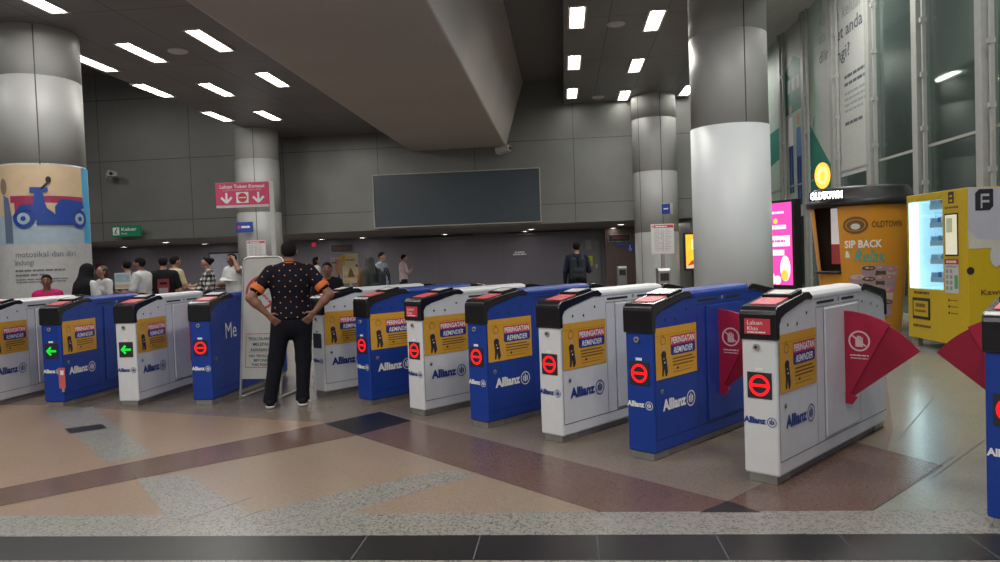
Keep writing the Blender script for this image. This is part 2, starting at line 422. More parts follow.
for i, (a, bb) in enumerate((((6.5, 2.2), (10.5, 7.5)), ((11.5, 1.0), (15.5, 7.0)), ((9.0, 0.8), (12.2, 4.6)))):
    o = MB().tube([(XG + 2.2, a[0], a[1]), (XG + 2.2, bb[0], bb[1])], .09, DIAG, 8).build('trim_%d' % (70 + i)); struct(o)
# ------------------------------------------------------------------ fare gates
GL, GW, ZF = 2.00, .235, .052
hw = GW / 2
CACHE = {}
def part(name, key, fn, parent, bevel=0., seg=2, loc=None):
    if key not in CACHE: CACHE[key] = fn().mesh(name)
    o = link(name, CACHE[key], parent, bevel, seg)
    if loc: o.location = loc
    return o
FT = frame((-.004, 0, 0), (0, -1, 0), (0, 0, 1))                # front face: x to the right, y up
ST = frame((0, -hw - .004, 0), (1, 0, 0), (0, 0, 1))            # right side face: x along the gate
SL = frame((GL, hw + .004, 0), (-1, 0, 0), (0, 0, 1))           # left side face
ZT = 1.19
def g_body(c):
    b = MB()
    P = [(0, ZF), (0, 1.03), (.04, 1.07), (.46, 1.155), (GL - .46, 1.155), (GL - .04, 1.07), (GL, 1.03), (GL, ZF)]
    return b.prism(P, -hw, hw, WHITE if c == 'w' else BLUE)
CAPO = [(-.014, .915), (-.014, 1.075), (-.006, 1.105), (.02, 1.125), (.44, 1.192), (.50, 1.190), (.56, 1.155)]
CAPI = [(.53, 1.135), (.44, 1.140), (.12, 1.070), (.06, 1.045), (.035, 1.005), (.035, .915)]
def g_cap():
    return MB().prism(CAPO + CAPI, -hw - .008, hw + .008, BLACK)
def g_rcap():
    return MB().prism([(GL - p[0], p[1]) for p in CAPO + CAPI][::-1], -hw - .008, hw + .008, BLACK)
def g_lid(c):
    b = MB(); m = WHITE if c == 'w' else BLUE; n = 8; V = []; Fs = []
    prof = [(-hw - .004, 1.13), (-hw - .004, 1.165), (-hw + .02, 1.187), (-.04, ZT + .008), (.04, ZT + .008), (hw - .02, 1.187), (hw + .004, 1.165), (hw + .004, 1.13)]
    return b.prism(prof, .52, GL - .52, m, axis='x')
def g_panel(c):
    b = MB(); m = WHITE if c == 'w' else BLUE
    return b.box((.74, -hw - .012, .17), (1.36, -hw, 1.06), m)
def g_seams(c):
    b = MB(); m = SEAM if c == 'w' else SEAMB
    for T in (ST, SL):
        for x0, y0, x1, y1 in ((.02, .145, GL - .02, .150), (.016, .145, .020, .90), (.60, .15, .604, 1.075), (.725, .15, .731, 1.075), (1.40, .15, 1.404, 1.075), (.60, 1.075, 1.404, 1.079), (.05, 1.125, .052, 1.126)):
            b.rect(x0, y0, x1, y1, m, T, -.0025)
        b.rect(.62, 1.098, .92, 1.116, INK, T, -.002); b.rect(1.06, 1.098, 1.30, 1.116, INK, T, -.002)
        for x, y in ((.16, 1.0), (.30, .995), (.45, 1.055), (1.47, 1.06), (1.66, 1.03), (1.8, 1.0)): b.disc(x, y, .011, INK, T, -.002, 12)
        b.disc(1.00, 1.112, .016, STEELD, T, -.0015, 14)
    b.disc(.10, .49, .019, STEELD, ST, -.001, 16); b.disc(.10, .486, .009, INK, ST, 0, 12)
    return b
def g_lock():
    return MB().tube([(.004, 0, 0), (-.012, 0, 0)], .021, STEELD, 16).tube([(-.012, 0, 0), (-.014, 0, 0)], .010, INK, 12)
def g_foot():
    return MB().box((0, -hw + .025, 0), (.20, hw - .025, ZF + .002), STEEL)
def g_plinth():
    return MB().box((.22, -hw + .04, 0), (GL - .22, hw - .04, ZF + .001), STEELD)
def emblem(b, x, y, r, m, T, z=0.):
    b.ring(x, y, r * .86, r, m, T, z, 28)
    b.rect(x - r * .12, y - r * .55, x + r * .12, y + r * .62, m, T, z)
    for s in (-1, 1):
        b.shape([(x + s * r * .25, y - r * .5), (x + s * r * .25, y + r * .28), (x + s * r * .36, y + r * .4), (x + s * r * .5, y + r * .28), (x + s * r * .5, y - r * .3)][::s], m, T, z)
def g_logo(c, side):
    b = MB(); m = NAVY if c == 'w' else WHT
    if side:
        b.text('Allianz', .10, .350, .075, m, ST, w=.315, bold=.045); emblem(b, .485, .382, .060, m, ST)
    else:
        b.text('Allianz', -.112, .383, .038, m, FT, w=.148, bold=.045); emblem(b, .075, .398, .031, m, FT)
    return b
def g_sticker():
    b = MB(); T = ST @ Matrix.Translation((-.002, .022, 0)) @ Matrix.Scale(1.10, 4, (1, 0, 0)); x0, x1, y0, y1 = .025, .535, .555, .925
    b.rect(x0, y0, x1, y1, YEL, T, 0); z = .0008
    b.rect(x0, .868, x1, .871, YELD, T, z)
    b.rect(.205, .785, .515, .855, REDP, T, z)
    P = [(.205, .785), (.205, .725), (.22, .712), (.50, .712), (.515, .725), (.515, .785)]
    b.shape(P, BLUEP, T, z)
    b.text('PERINGATAN', .36, .799, .044, WHT, T, w=.29, z=2 * z, al='c', bold=.03)
    b.text('REMINDER', .36, .726, .044, WHT, T, w=.24, z=2 * z, al='c', bold=.02, slant=.2)
    for i, w in enumerate((.25, .28, .26)): b.rect(.225, .682 - i * .024, .225 + w, .692 - i * .024, BRWN, T, z)
    b.line(.23, .612, .50, .612, .002, BRWN, T, z); b.line(.23, .588, .46, .588, .004, BRWN, T, z); b.disc(.285, .613, .011, INK, T, 2 * z, 12)
    # standing passenger holding an overhead strap
    b.ring(.115, .83, .026, .031, BRWN, T, z, 24); b.line(.115, .862, .115, .875, .006, BRWN, T, z)
    b.shape([(.098, .735), (.132, .735), (.130, .805), (.100, .805)], SKIND, T, z)
    b.disc(.118, .727, .030, INK, T, 2 * z, 18); b.shape([(.135, .735), (.165, .725), (.150, .70), (.14, .70)], SKIND, T, z)
    b.shape([(.092, .71), (.150, .71), (.158, .645), (.165, .60), (.150, .57), (.134, .57), (.125, .63), (.112, .575), (.094, .575), (.100, .64)], INK, T, z)
    b.line(.162, .675, .178, .61, .012, SKIND, T, z); b.disc(.118, .70, .007, SKIND, T, 3 * z, 10); b.disc(.128, .672, .007, WHT, T, 3 * z, 10)
    return b
def g_disp(kind):
    b = MB()
    b.box((-.006, -.080, .543), (.0, .080, .708), INK)
    T = frame((-.0065, 0, .6255), (0, -1, 0), (0, 0, 1))
    if kind == 'stop':
        b.ring(0, 0, .050, .068, LEDR, T, .0005, 36); b.rect(-.052, -.009, .052, .009, LEDR, T, .0008)
    elif kind == 'go':
        b.rect(-.02, -.012, .06, .012, LEDG, T, .0005)
        b.shape([(-.062, 0), (-.012, -.052), (.006, -.036), (-.022, -.006), (-.022, .006), (.006, .036), (-.012, .052)], LEDG, T, .0008)
    b.rect(-.03, .092, .025, .112, INKG if kind == 'x' else WHT, T, -.004)
    return b
SLP = frame((.02, 0, 1.125), (0, -1, 0), (.42, 0, .067))          # sloping top of the cap
def g_pad():
    b = MB(); T = SLP
    b.box((-.085, .05, .0), (.085, .235, .005), PADR, T)
    b.rect(-.05, .08, .05, .085, FLPW, T, .0056); b.ring(.0, .15, .02, .025, FLPW, T, .0056, 20); greek(b, -.045, .20, .09, .012, FLPW, T, .0056)
    return b
def g_reader():
    b = MB(); T = SLP
    b.prism([(-.1, .0), (.1, .0), (.1, .02), (-.1, .02)], .25, .42, BLACK, axis='z', T=T @ Matrix(((1, 0, 0, 0), (0, 0, 1, 0), (0, 1, 0, 0), (0, 0, 0, 1))))
    b.rect(-.075, .275, .075, .395, SCR, T, .021); b.rect(.035, .29, .065, .31, PADR, T, .0215)
    return b
def g_plate():
    b = MB(); T = frame((-.0155, 0, 0), (0, -1, 0), (0, 0, 1))
    b.box((-.018, -.085, .952), (-.014, .085, 1.05), REDP); T = frame((-.0187, 0, 0), (0, -1, 0), (0, 0, 1))
    b.text('Laluan', -.065, 1.012, .026, WHT, T, w=.10); b.text('Khas', -.065, .976, .026, WHT, T, w=.07)
    greek(b, -.065, .960, .12, .008, WHT, T, 0)
    return b
def flap_geo(sgn, vis=1.0):
    """quarter-disc swing flap in the plane across the aisle; sgn -1 opens to the gate's right"""
    b = MB(); Rr = .62; out = []; hz = .365
    def sect(r_in, r, a0, a1, x0, x1, m):
        P = [(0 + .03, hz)]
        n = 10
        for i in range(n + 1):
            a = R(a0 + (a1 - a0) * i / n); P.append((r * math.cos(a) * vis + .0, hz + r * math.sin(a)))
        b.prism([(sgn * p[0] + sgn * hw * .9, p[1]) for p in P], x0, x1, m, axis='x')
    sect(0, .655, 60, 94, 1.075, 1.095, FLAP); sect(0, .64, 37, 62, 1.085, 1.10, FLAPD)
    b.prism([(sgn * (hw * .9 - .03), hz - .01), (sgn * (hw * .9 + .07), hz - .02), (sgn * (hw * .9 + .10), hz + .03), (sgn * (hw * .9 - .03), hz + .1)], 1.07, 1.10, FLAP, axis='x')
    T = frame((1.0745, 0, 0), (0, -1, 0), (0, 0, 1)); cx = -sgn * (hw * .9 + .125) ; cy = hz + .44
    b.ring(cx, cy, .062, .074, FLPW, T, 0, 28)
    b.rect(cx - .026, cy - .042, cx + .026, cy, FLPW, T, 0)
    for i, h in enumerate((.028, .038, .036, .026)): b.rect(cx - .026 + i * .0135, cy, cx - .015 + i * .0135, cy + h, FLPW, T, 0)
    b.line(cx - .05, cy + .04, cx + .05, cy - .04, .011, FLPW, T, .001)
    greek(b, cx - .065, cy - .108, .13, .010, FLPW, T, 0); greek(b, cx - .06, cy - .128, .12, .007, FLPW, T, 0)
    for x, z in ((.06, .02),): b.disc(-sgn * (hw * .9 + x), hz + z, .008, FLPW, T, .001, 10)
    return b
def gate(loc, ang, c, disp, label, group, khas=False, flap=None, sticker=True, side_logo=True, fx=0.):
    t = thing('fare_gate', label, 'ticket gate', loc, ang, group)
    part('body', 'body' + c, lambda: g_body(c), t, .018, 3)
    part('front_cap', 'cap', g_cap, t, .010, 3); part('rear_cap', 'rcap', g_rcap, t, .010, 3)
    part('lid', 'lid' + c, lambda: g_lid(c), t, .012, 3)
    part('side_door', 'pan' + c, lambda: g_panel(c), t, .004)
    part('panel_seam', 'seam' + c, lambda: g_seams(c), t)
    part('lock', 'lock', g_lock, t, loc=(0, .015, .868))
    part('foot', 'foot', g_foot, t, .004, loc=(.015, 0, 0)); part('foot', 'foot', g_foot, t, .004, loc=(GL - .215, 0, 0))
    part('plinth', 'plinth', g_plinth, t)
    part('front_logo', 'lf' + c, lambda: g_logo(c, False), t)
    if side_logo: part('side_logo', 'ls' + c, lambda: g_logo(c, True), t)
    if sticker: part('warning_sticker', 'stk', g_sticker, t)
    part('display', 'disp' + disp, lambda: g_disp(disp), t)
    part('card_reader', 'pad', g_pad, t); part('screen', 'scr', g_reader, t)
    if khas: part('lane_plate', 'khas', g_plate, t)
    if flap:
        part('flap', 'flap%s' % (flap,), lambda: flap_geo(*flap), t, loc=(fx, 0, 0))
    return t
AR = R(50.0); AL = R(88.0)
rowR = Vector((math.cos(R(-39.6)), math.sin(R(-39.6)), 0))
def right_gate(t):
    p = Vector((-2.88, 8.16, 0)) + rowR * t
    rd = Vector((math.sin(AR), -math.cos(AR), 0)); return p + rd * hw
sp = .8645
gR, gL = 'ticket gates in the slanted right bank', 'ticket gates in the straight left bank'
gate(right_gate(0), AR, 'w', 'x', 'white ticket gate just right of the man with hands on hips, dark unlit display', gR)
gate(right_gate(sp), AR, 'b', 'stop', 'small far blue ticket gate, first blue one right of the standing man in dotted shirt', gR)
gate(right_gate(2 * sp), AR, 'w', 'stop', 'white ticket gate with small red lane plate, between two blue gates mid picture', gR, khas=True)
gate(right_gate(3 * sp), AR, 'b', 'stop', 'blue ticket gate between two white gates, standing below the right end of wall screen', gR)
gate(right_gate(4 * sp - .02), AR, 'w', 'stop', 'white ticket gate with plain black cap and red light, left of the large blue gate', gR)
gate(right_gate(5 * sp - .035), AR, 'b', 'stop', 'large blue ticket gate beside the nearest white gate, crimson flap in its aisle', gR, flap=(-1, 1.0), fx=-.16)
gate(right_gate(6 * sp), AR, 'w', 'stop', 'nearest white ticket gate with red LALUAN KHAS plate and wide crimson flap on its right', gR, khas=True, flap=(-1, 1.0))
gate(right_gate(6 * sp + 1.332), AR, 'b', 'stop', 'blue ticket gate cut off by the right picture edge, crimson flap pointing left', gR, flap=(1, 1.0))
def left_gate(x, y): return Vector((x + hw, y, 0))
gate(left_gate(-6.71, 7.76), AL, 'w', 'go', 'white ticket gate cut off by the left picture edge', gL)
gate(left_gate(-5.82, 7.73), AL, 'b', 'go', 'blue ticket gate with green arrow light and torn pink tag at far left', gL)
gate(left_gate(-4.93, 7.70), AL, 'w', 'go', 'white ticket gate with green arrow light', gL, flap=(-1, .55))
g3 = gate(left_gate(-4.07, 7.68), AL, 'b', 'stop', 'blue ticket gate with red light and large white lettering, left of the trolley sign', gL, sticker=False, side_logo=False)
b = MB(); b.text('Me', .33, .685, .18, WHT, ST, w=.26, bold=.0); b.build('side_lettering', g3)
# torn pink tag on the blue gate
b = MB(); T = frame((-5.82 + hw * 2 - .01, 7.73 - .012, .36), (1, 0, 0), (0, 0, 1))
b.box((-.03, -.15, 0), (.045, .08, .003), mat('tag pink', (.6, .12, .12), .7), T); b.rect(-.01, 0, .03, .05, WHT, T, .004); b.rect(-.0, -.19, .03, -.15, INKG, T, .002)
tag(b.build('paper_tag'), 'torn pink paper tag stuck low on the corner of the far left blue gate', 'tag')
# ------------------------------------------------------------------ ceiling fittings
LAMP = mat('fluorescent diffuser', (1., .97, .90), .5, em=18.0, noise=.0)
LFR = mat('lamp frame', (.6, .6, .56), .4)
LOUV = mat('lamp louvre', (.85, .84, .78), .4, em=4.)
def ceil_light(x, y, z, w, l, label, group):
    t = thing('ceiling_light', label, 'ceiling light', (x, y, z), 0, group)
    def fr():
        b = MB(); e = .035
        b.box((-w / 2 - e, -l / 2 - e, -.025), (-w / 2, l / 2 + e, .0), LFR); b.box((w / 2, -l / 2 - e, -.025), (w / 2 + e, l / 2 + e, .0), LFR)
        b.box((-w / 2, -l / 2 - e, -.025), (w / 2, -l / 2, .0), LFR); b.box((-w / 2, l / 2, -.025), (w / 2, l / 2 + e, .0), LFR); return b
    part('frame', 'lfr%.2f%.2f' % (w, l), fr, t)
    part('diffuser', 'ldf%.2f%.2f' % (w, l), lambda: MB().box((-w / 2, -l / 2, -.006), (w / 2, l / 2, -.001), LOUV), t)
    def tubes():
        b = MB()
        for s in (-1, 1): b.box((s * w * .24 - w * .15, -l * .46, -.016), (s * w * .24 + w * .15, l * .46, -.007), LAMP)
        return b
    part('tube', 'ltb%.2f%.2f' % (w, l), tubes, t)
    return t
LT = [((30, -3), 'topmost left ceiling light, above the big left pillar'), ((142, 52), 'left ceiling light nearest to the top of the big left pillar'), ((210, 40), 'left ceiling light closest to the top edge beside the bulkhead'),
      ((92, 62), 'left ceiling light partly hidden by the big left pillar'), ((154, 90), 'middle light of the outer left ceiling row'), ((217, 89), 'middle light of the left ceiling, centre row'),
      ((273, 79), 'left ceiling light nearest the bulkhead underside'), ((218, 116), 'farthest light of the outer left ceiling row'), ((268, 115), 'farthest light of the inner left ceiling row, above the slim pillar')]
for (px, py), lab in LT:
    p = G(px, py, ZL); ceil_light(p.x, p.y, ZL, .23, 1.15, lab, 'left ceiling lights')
for (px, py), lab in (((577, 17), 'nearest light of the left row on the right ceiling'), ((574, 62), 'second light of the left row on the right ceiling'), ((572, 93), 'farthest light of the left row on the right ceiling'),
      ((654, 20), 'nearest light of the right row on the right ceiling'), ((636, 65), 'second light of the right row on the right ceiling'), ((624, 95), 'farthest light of the right row on the right ceiling'),
      ((687, 90), 'ceiling light half hidden behind the big right pillar')):
    p = G(px, py, ZR); ceil_light(p.x, p.y, ZR, .25, 1.15, lab, 'right ceiling lights')
SMK = mat('smoke head white', (.6, .6, .6), .5)
for (px, py, z, lab) in ((178, 51, ZL, 'round ceiling speaker between the left ceiling lights'), (616, 24, ZR, 'round ceiling speaker between the nearest right ceiling lights'), (598, 97, ZR, 'round ceiling speaker between the farthest right ceiling lights')):
    p = G(px, py, z)
    o = MB().lathe([(.001, -.03), (.12, -.03), (.16, -.012), (.165, 0)], SMK, 24).build('ceiling_speaker'); o.location = (p.x, p.y, z)
    tag(o, lab, 'ceiling speaker', 'ceiling speakers')
DL = mat('downlight glow', (1, .97, .92), .5, em=14, noise=0)
k = 0
for px, py, lab in ((124, 247, 'leftmost downlight under the back wall'), (166, 242, 'bright downlight above the man in black'), (205, 244, 'downlight above the woman in plaid'), (322, 240, 'downlight right of the slim pillar'), (363, 242, 'bright downlight above the yellow poster'),
        (445, 234, 'downlight under the wide wall screen, left of its middle'), (525, 233, 'downlight under the right end of the wide wall screen'), (531, 229, 'small downlight just below the wide wall screen corner'), (613, 228, 'downlight over the brown doorway wall'), (621, 224, 'downlight closest to the back right pillar')):
    p = G(px, py, zs)
    if p.y > YB - .7: p = WY(px, py, YB - .7)
    t = thing('downlight', lab, 'downlight', (p.x, min(p.y, YB - .6), zs), 0, 'soffit downlights')
    part('trim_ring', 'dlr', lambda: MB().lathe([(.11, 0), (.16, -.004), (.16, -.02), (.11, -.02)], LFR, 20), t)
    part('lens', 'dll', lambda: MB().lathe([(.001, -.015), (.11, -.015), (.11, -.003)], DL, 20), t)
# security cameras
CAMW = mat('camera housing', (.55, .55, .55), .4)
def cctv(p, rz, label):
    t = thing('security_camera', label, 'security camera', p, rz, 'wall security cameras')
    b = MB(); b.tube([(0, 0, 0), (0, .0, -.08), (.0, -.25, -.10)], .02, CAMW); b.box((-.06, -.02, -.06), (.06, .0, .06), CAMW); b.build('bracket', t)
    b = MB(); T = Matrix.Translation((0, -.28, -.1)) @ Matrix.Rotation(R(-14), 4, 'X') @ Matrix.Rotation(R(40), 4, 'Z')
    b.box((-.08, -.28, -.07), (.08, .12, .07), CAMW, T); b.box((-.095, -.32, .065), (.095, .12, .085), CAMW, T); b.build('housing', t, .01)
    b = MB(); b.tube([T @ Vector((0, -.281, 0)), T @ Vector((0, -.30, 0))], .05, INK, 16); b.build('lens', t)
cctv(WY(115, 174, YW), 0, 'small security camera on the dark wall right of the left pillar')
cctv(WY(497, 149, YW), R(25), 'small security camera under the far end of the bulkhead')

# ------------------------------------------------------------------ signs on the back wall
def wallrect(x0, y0, x1, y1, Y):
    a = WY(x0, y0, Y); c = WY(x1, y1, Y); return a.x, c.z, c.x, a.z
def board_at(px0, py0, px1, py1, Y):
    """frame at the lower left of a photo rectangle seen on plane Y, with its width and height in metres"""
    xm = (px0 + px1) / 2; ym = (py0 + py1) / 2
    zl = WY(xm, py1, Y).z; zt = WY(xm, py0, Y).z; xl = WY(px0, ym, Y).x; xr = WY(px1, ym, Y).x
    return xl, xr, zl, zt
xl, xr, zl, zt = board_at(374, 171.5, 541, 225.5, YW)
SLATE = mat('screen slate', (.040, .056, .074), .38, noise=.12, nscale=.6)
t = thing('wall_screen', 'wide blank slate blue screen on the back wall', 'screen', ((xl + xr) / 2, YW, zl))
w = (xr - xl) / 2; h = zt - zl
MB().box((-w + .03, -.10, .03), (w - .03, -.005, h - .03), SLATE).build('panel', t)
b = MB(); m = STEELD
b.box((-w, -.13, 0), (w, -.005, .03), m); b.box((-w, -.13, h - .03), (w, -.005, h), m); b.box((-w, -.13, .03), (-w + .03, -.005, h - .03), m); b.box((w - .03, -.13, .03), (w, -.005, h - .03), m); b.build('frame', t)
# green exit sign
GRN = mat('exit green', (.0, .13, .055), .5, em=.25)
xl, xr, zl, zt = board_at(112, 225.5, 141, 236.5, YW - .3)
t = thing('exit_sign', 'green hanging KELUAR exit sign on the dark wall', 'exit sign', ((xl + xr) / 2, YW - .3, zl)); w = (xr - xl) / 2; h = zt - zl
MB().box((-w, -.03, 0), (w, .03, h), GRN).build('panel', t, .006)
b = MB(); T = frame((0, -.032, 0), (1, 0, 0), (0, 0, 1))
b.text('Keluar', -w * .3, h * .52, h * .30, WHT, T, w=w * 1.05, bold=.02); b.text('Exit', -w * .3, h * .2, h * .16, WHT, T, w=w * .4)
b.rect(-w * .9, h * .15, -w * .45, h * .85, WHT, T, 0); b.disc(-w * .62, h * .70, h * .08, GRN, T, .001, 12); b.line(-w * .68, h * .6, -w * .72, h * .35, h * .14, GRN, T, .001); b.line(-w * .72, h * .38, -w * .58, h * .22, h * .08, GRN, T, .001); b.line(-w * .7, h * .38, -w * .84, h * .24, h * .08, GRN, T, .001)
b.build('lettering', t)
b = MB()
for s in (-1, 1): b.tube([(s * w * .8, 0, h * .6), (s * w * .8, .29, h * .6)], .012, STEELD)
b.build('hanger', t)
# ------------------------------------------------------------------ pink token sign on its post
PINK = mat('token sign pink', (.55, .05, .13), .5, em=.08)
p = DP(272, 200, 11.5); q = DP(217, 195, 11.5)
t = thing('token_sign', 'pink hanging LALUAN TOKEN KONSESI sign with two white arrows on a white post', 'sign', (p.x, p.y, 0), R(5))
POST = mat('post white', (.55, .55, .53), .45)
ztop = DP(272, 181, 11.5).z; MB().box((-.035, -.025, 0), (.035, .025, ztop), POST).build('post', t, .006)
W = (p - q).length - .035; zb = DP(245, 207.5, 11.5).z; zt = DP(245, 182.5, 11.5).z; h = zt - zb
MB().box((-W - .035, -.03, zb), (-.035, .03, zt), PINK).build('panel', t, .004)
b = MB(); T = frame((-W - .035, -.0315, zb), (1, 0, 0), (0, 0, 1))
b.rect(0, 0, W, h * .10, POST, T, 0); b.build('footer_strip', t); b = MB()
b.text('Laluan Token Konsesi', W * .5, h * .78, h * .135, WHT, T, w=W * .84, al='c', bold=.02, z=.001); b.text('CONCESSION TOKEN LANE', W * .5, h * .665, h * .07, FLPW, T, w=W * .72, al='c', z=.001); b.build('lettering', t)
for cx in (.2, .8):
    b = MB()
    b.rect(W * cx - W * .02, h * .26, W * cx + W * .02, h * .6, WHT, T, .001)
    for s in (-1, 1): b.line(W * cx, h * .20, W * cx + s * W * .10, h * .42, W * .042, WHT, T, .0015)
    b.build('arrow', t)
b = MB()
b.rect(W * .385, h * .18, W * .615, h * .61, WHT, T, .001); b.disc(W * .5, h * .395, h * .185, REDP, T, .002, 28); b.rect(W * .43, h * .375, W * .57, h * .415, WHT, T, .003)
b.build('token_symbol', t)
# blue sign and white notice by the back left pillar
BSIGN = mat('blue sign', (.015, .05, .25), .5, em=.1)
def slab_sign(name, label, cat, px0, py0, px1, py1, dep, m, rz=R(5), art=None, th=.04, legs=False, edge=None):
    a = DP(px0, (py0 + py1) / 2, dep); c = DP(px1, (py0 + py1) / 2, dep); xm = (px0 + px1) / 2
    zl = DP(xm, py1, dep).z; zt = DP(xm, py0, dep).z; mid = (a + c) / 2; w = (c - a).length / 2; h = zt - zl
    t = thing(name, label, cat, (mid.x, mid.y, 0 if legs else zl), rz)
    zz = zl if legs else 0
    MB().box((-w, -th / 2, zz), (w, th / 2, zz + h), edge or m).build('panel', t, .008)
    b = MB(); T = frame((-w, -th / 2 - .002, zz), (1, 0, 0), (0, 0, 1)); b.rect(.01, .01, 2 * w - .01, h - .01, m, T, 0)
    if art: art(b, T, 2 * w, h)
    b.build('print', t)
    if legs: MB().box((-.04, -th / 2 + .005, 0), (.04, th / 2 + .02, zz + h * .5), STEEL).build('post', t)
    return t
def a_blue(b, T, w, h):
    greek(b, w * .34, h * .42, w * .5, h * .2, WHT, T, .001); b.disc(w * .2, h * .5, h * .16, REDP, T, .001, 16)
slab_sign('direction_sign', 'small blue direction sign sticking out of the slim back left pillar', 'sign', 236, 222, 253, 232.5, 19.2, BSIGN, art=a_blue)
def a_map(b, T, w, h):
    b.rect(w * .12, h * .87, w * .97, h * .97, REDP, T, .001); b.disc(w * .07, h * .92, w * .035, REDP, T, .001, 12)
    greek(b, w * .2, h * .90, w * .5, h * .035, WHT, T, .002)
    for i in range(13):
        y = h * (.78 - i * .055); b.rect(w * .14, y, w * (.34 + .06 * ((i * 7) % 3)), y + h * .014, INKG, T, .001); b.rect(w * .60, y, w * (.78 + .05 * ((i * 5) % 3)), y + h * .014, INKG, T, .001)
    b.rect(w * .455, h * .1, w * .475, h * .8, INKG, T, .001); b.rect(w * .52, h * .1, w * .54, h * .8, mat('map red', (.5, .2, .2), .6), T, .001)
PAPER = mat('notice white', (.60, .60, .60), .5, noise=.02)
slab_sign('fare_notice', 'white fare notice board with red heading in front of the slim back left pillar', 'notice board', 247, 240.5, 266, 262, 18.2, PAPER, art=a_map, legs=True)
slab_sign('route_map', 'white rounded route map board with red heading at the back right pillar', 'notice board', 651, 224, 674, 254, 18.4, PAPER, art=a_map, legs=True)
slab_sign('direction_sign', 'small dark blue sign on the back right pillar above the route map', 'sign', 662.5, 203.5, 672, 214.5, 18.6, NAVY, rz=R(-25), edge=PAPER, th=.22, art=lambda b, T, w, h: greek(b, w * .25, h * .45, w * .5, h * .12, WHT, T, .001))
# ------------------------------------------------------------------ recess wall furniture
YBF = YB - .03
GREYD = mat('grey metal door', (.165, .165, .17), .45, .2)
def wall_slab(px0, py0, px1, py1, m, name, th=.03, Y=None):
    Y = Y or YB; xl, xr, zl, zt = board_at(px0, py0, px1, py1, Y - th)
    return MB().box((xl, Y - th, max(zl, 0)), (xr, Y - .001, zt), m), (xl, xr, max(zl, 0), zt)
b, (xl, xr, zl, zt) = wall_slab(582, 240, 599.5, 312, GREYD, 'door')
b = MB().box((xl, YB - .04, 0.001), (xr, YB - .001, zt), GREYD)
o = b.build('door_1'); struct(o, 'plain grey metal door in the dark recess wall with a yellow warning sign')
MB().box((xr - .12, YB - .09, .95), (xr - .07, YB - .04, 1.1), STEEL).build('door_handle', o)
f = MB()
f.box((xl - .06, YB - .06, 0), (xl, YB - .001, zt + .06), SOFF); f.box((xr, YB - .06, 0), (xr + .06, YB - .001, zt + .06), SOFF); f.box((xl, YB - .06, zt), (xr, YB - .001, zt + .06), SOFF); f.build('door_frame', o)
def wall_sign(name, label, cat, px0, py0, px1, py1, m, art=None, Y=None, th=.04):
    Y = Y or YB - .002; xl, xr, zl, zt = board_at(px0, py0, px1, py1, Y); w = (xr - xl); h = zt - zl
    t = thing(name, label, cat, (xl, Y, zl))
    MB().box((0, -th, 0), (w, 0, h), m).build('panel', t, .004)
    if art:
        b = MB(); art(b, frame((0, -th - .003, 0), (1, 0, 0), (0, 0, 1)), w, h); b.build('print', t)
    return t
YW2 = mat('warning yellow', (.55, .62, .04), .5)
def a_warn(b, T, w, h): b.shape([(w * .12, h * .3), (w * .88, h * .3), (w * .5, h * .92)], INK, T, 0); b.shape([(w * .25, h * .38), (w * .75, h * .38), (w * .5, h * .78)], YW2, T, .001); b.rect(w * .46, h * .46, w * .54, h * .66, INK, T, .002); greek(b, w * .15, h * .1, w * .7, h * .1, INK, T, .001)
wall_sign('warning_sign', 'yellow green triangle warning sign on the grey back door', 'sign', 585.5, 256, 592.5, 265.5, YW2, a_warn, YB - .042)
wall_sign('paper_notice', 'faint grey paper notice on the grey back door above the warning sign', 'notice', 585.5, 239.5, 591.5, 249.5, mat('grey paper', (.24, .24, .245), .6), None, YB - .042)
# brown doorway wall
BRN = panel_mat('brown tile wall', (.13, .085, .072), 'XZ', (.4, .4), (0, 0), .012, .35, .0, .7)
xl, xr, zl, zt = board_at(606, 234, 637, 300, YB - .5)
o = MB().box((xl, YB - .5, 0), (XF - .16, YB, zs), BRN).build('wall_brown'); struct(o, 'brown tiled wall section beside the back right pillar')
DKF = mat('dark sign', (.02, .02, .022), .4)
def a_dark(b, T, w, h):
    b.rect(0, 0, w, h * .05, INKG, T, 0); b.rect(0, h * .95, w, h, INKG, T, 0); b.rect(0, 0, w * .02, h, INKG, T, 0); b.rect(w * .98, 0, w, h, INKG, T, 0)
    greek(b, w * .2, h * .35, w * .6, h * .3, mat('dim red', (.16, .03, .03), .6), T, .001)
wall_sign('framed_sign', 'dark framed sign high on the brown wall', 'sign', 608, 234.3, 630.5, 241.6, DKF, a_dark, YB - .505)
wall_sign('small_sign', 'tiny blue sign under the framed sign on the brown wall', 'sign', 616.5, 243.3, 625.5, 246.3, BSIGN, None, YB - .505)
def a_wc(b, T, w, h): b.disc(w * .45, h * .75, h * .09, WHT, T, 0, 12); b.line(w * .45, h * .66, w * .45, h * .42, h * .08, WHT, T, 0); b.ring(w * .48, h * .3, h * .14, h * .2, WHT, T, 0, 20); b.line(w * .45, h * .45, w * .7, h * .42, h * .07, WHT, T, 0)
wall_sign('accessible_sign', 'blue wheelchair sign on the brown wall', 'sign', 627, 244, 633.5, 251.5, BSIGN, a_wc, YB - .505)
wall_sign('framed_sign', 'dark framed sign on the recess wall above the purple and yellow posters', 'sign', 331, 244, 353.5, 252.5, DKF, a_dark)
wall_sign('small_sign', 'tiny red lit sign on the recess wall right of the slim pillar', 'sign', 312, 242.5, 316, 246.5, mat('red lit', (.5, .03, .06), .5, em=.5))
MAP2 = mat('white board', (.30, .31, .38), .4, em=.10)
def a_wb(b, T, w, h):
    for r in ((0, 0, w, h * .04), (0, h * .96, w, h), (0, 0, w * .03, h), (w * .97, 0, w, h)): b.rect(*r, INK, T, .0)
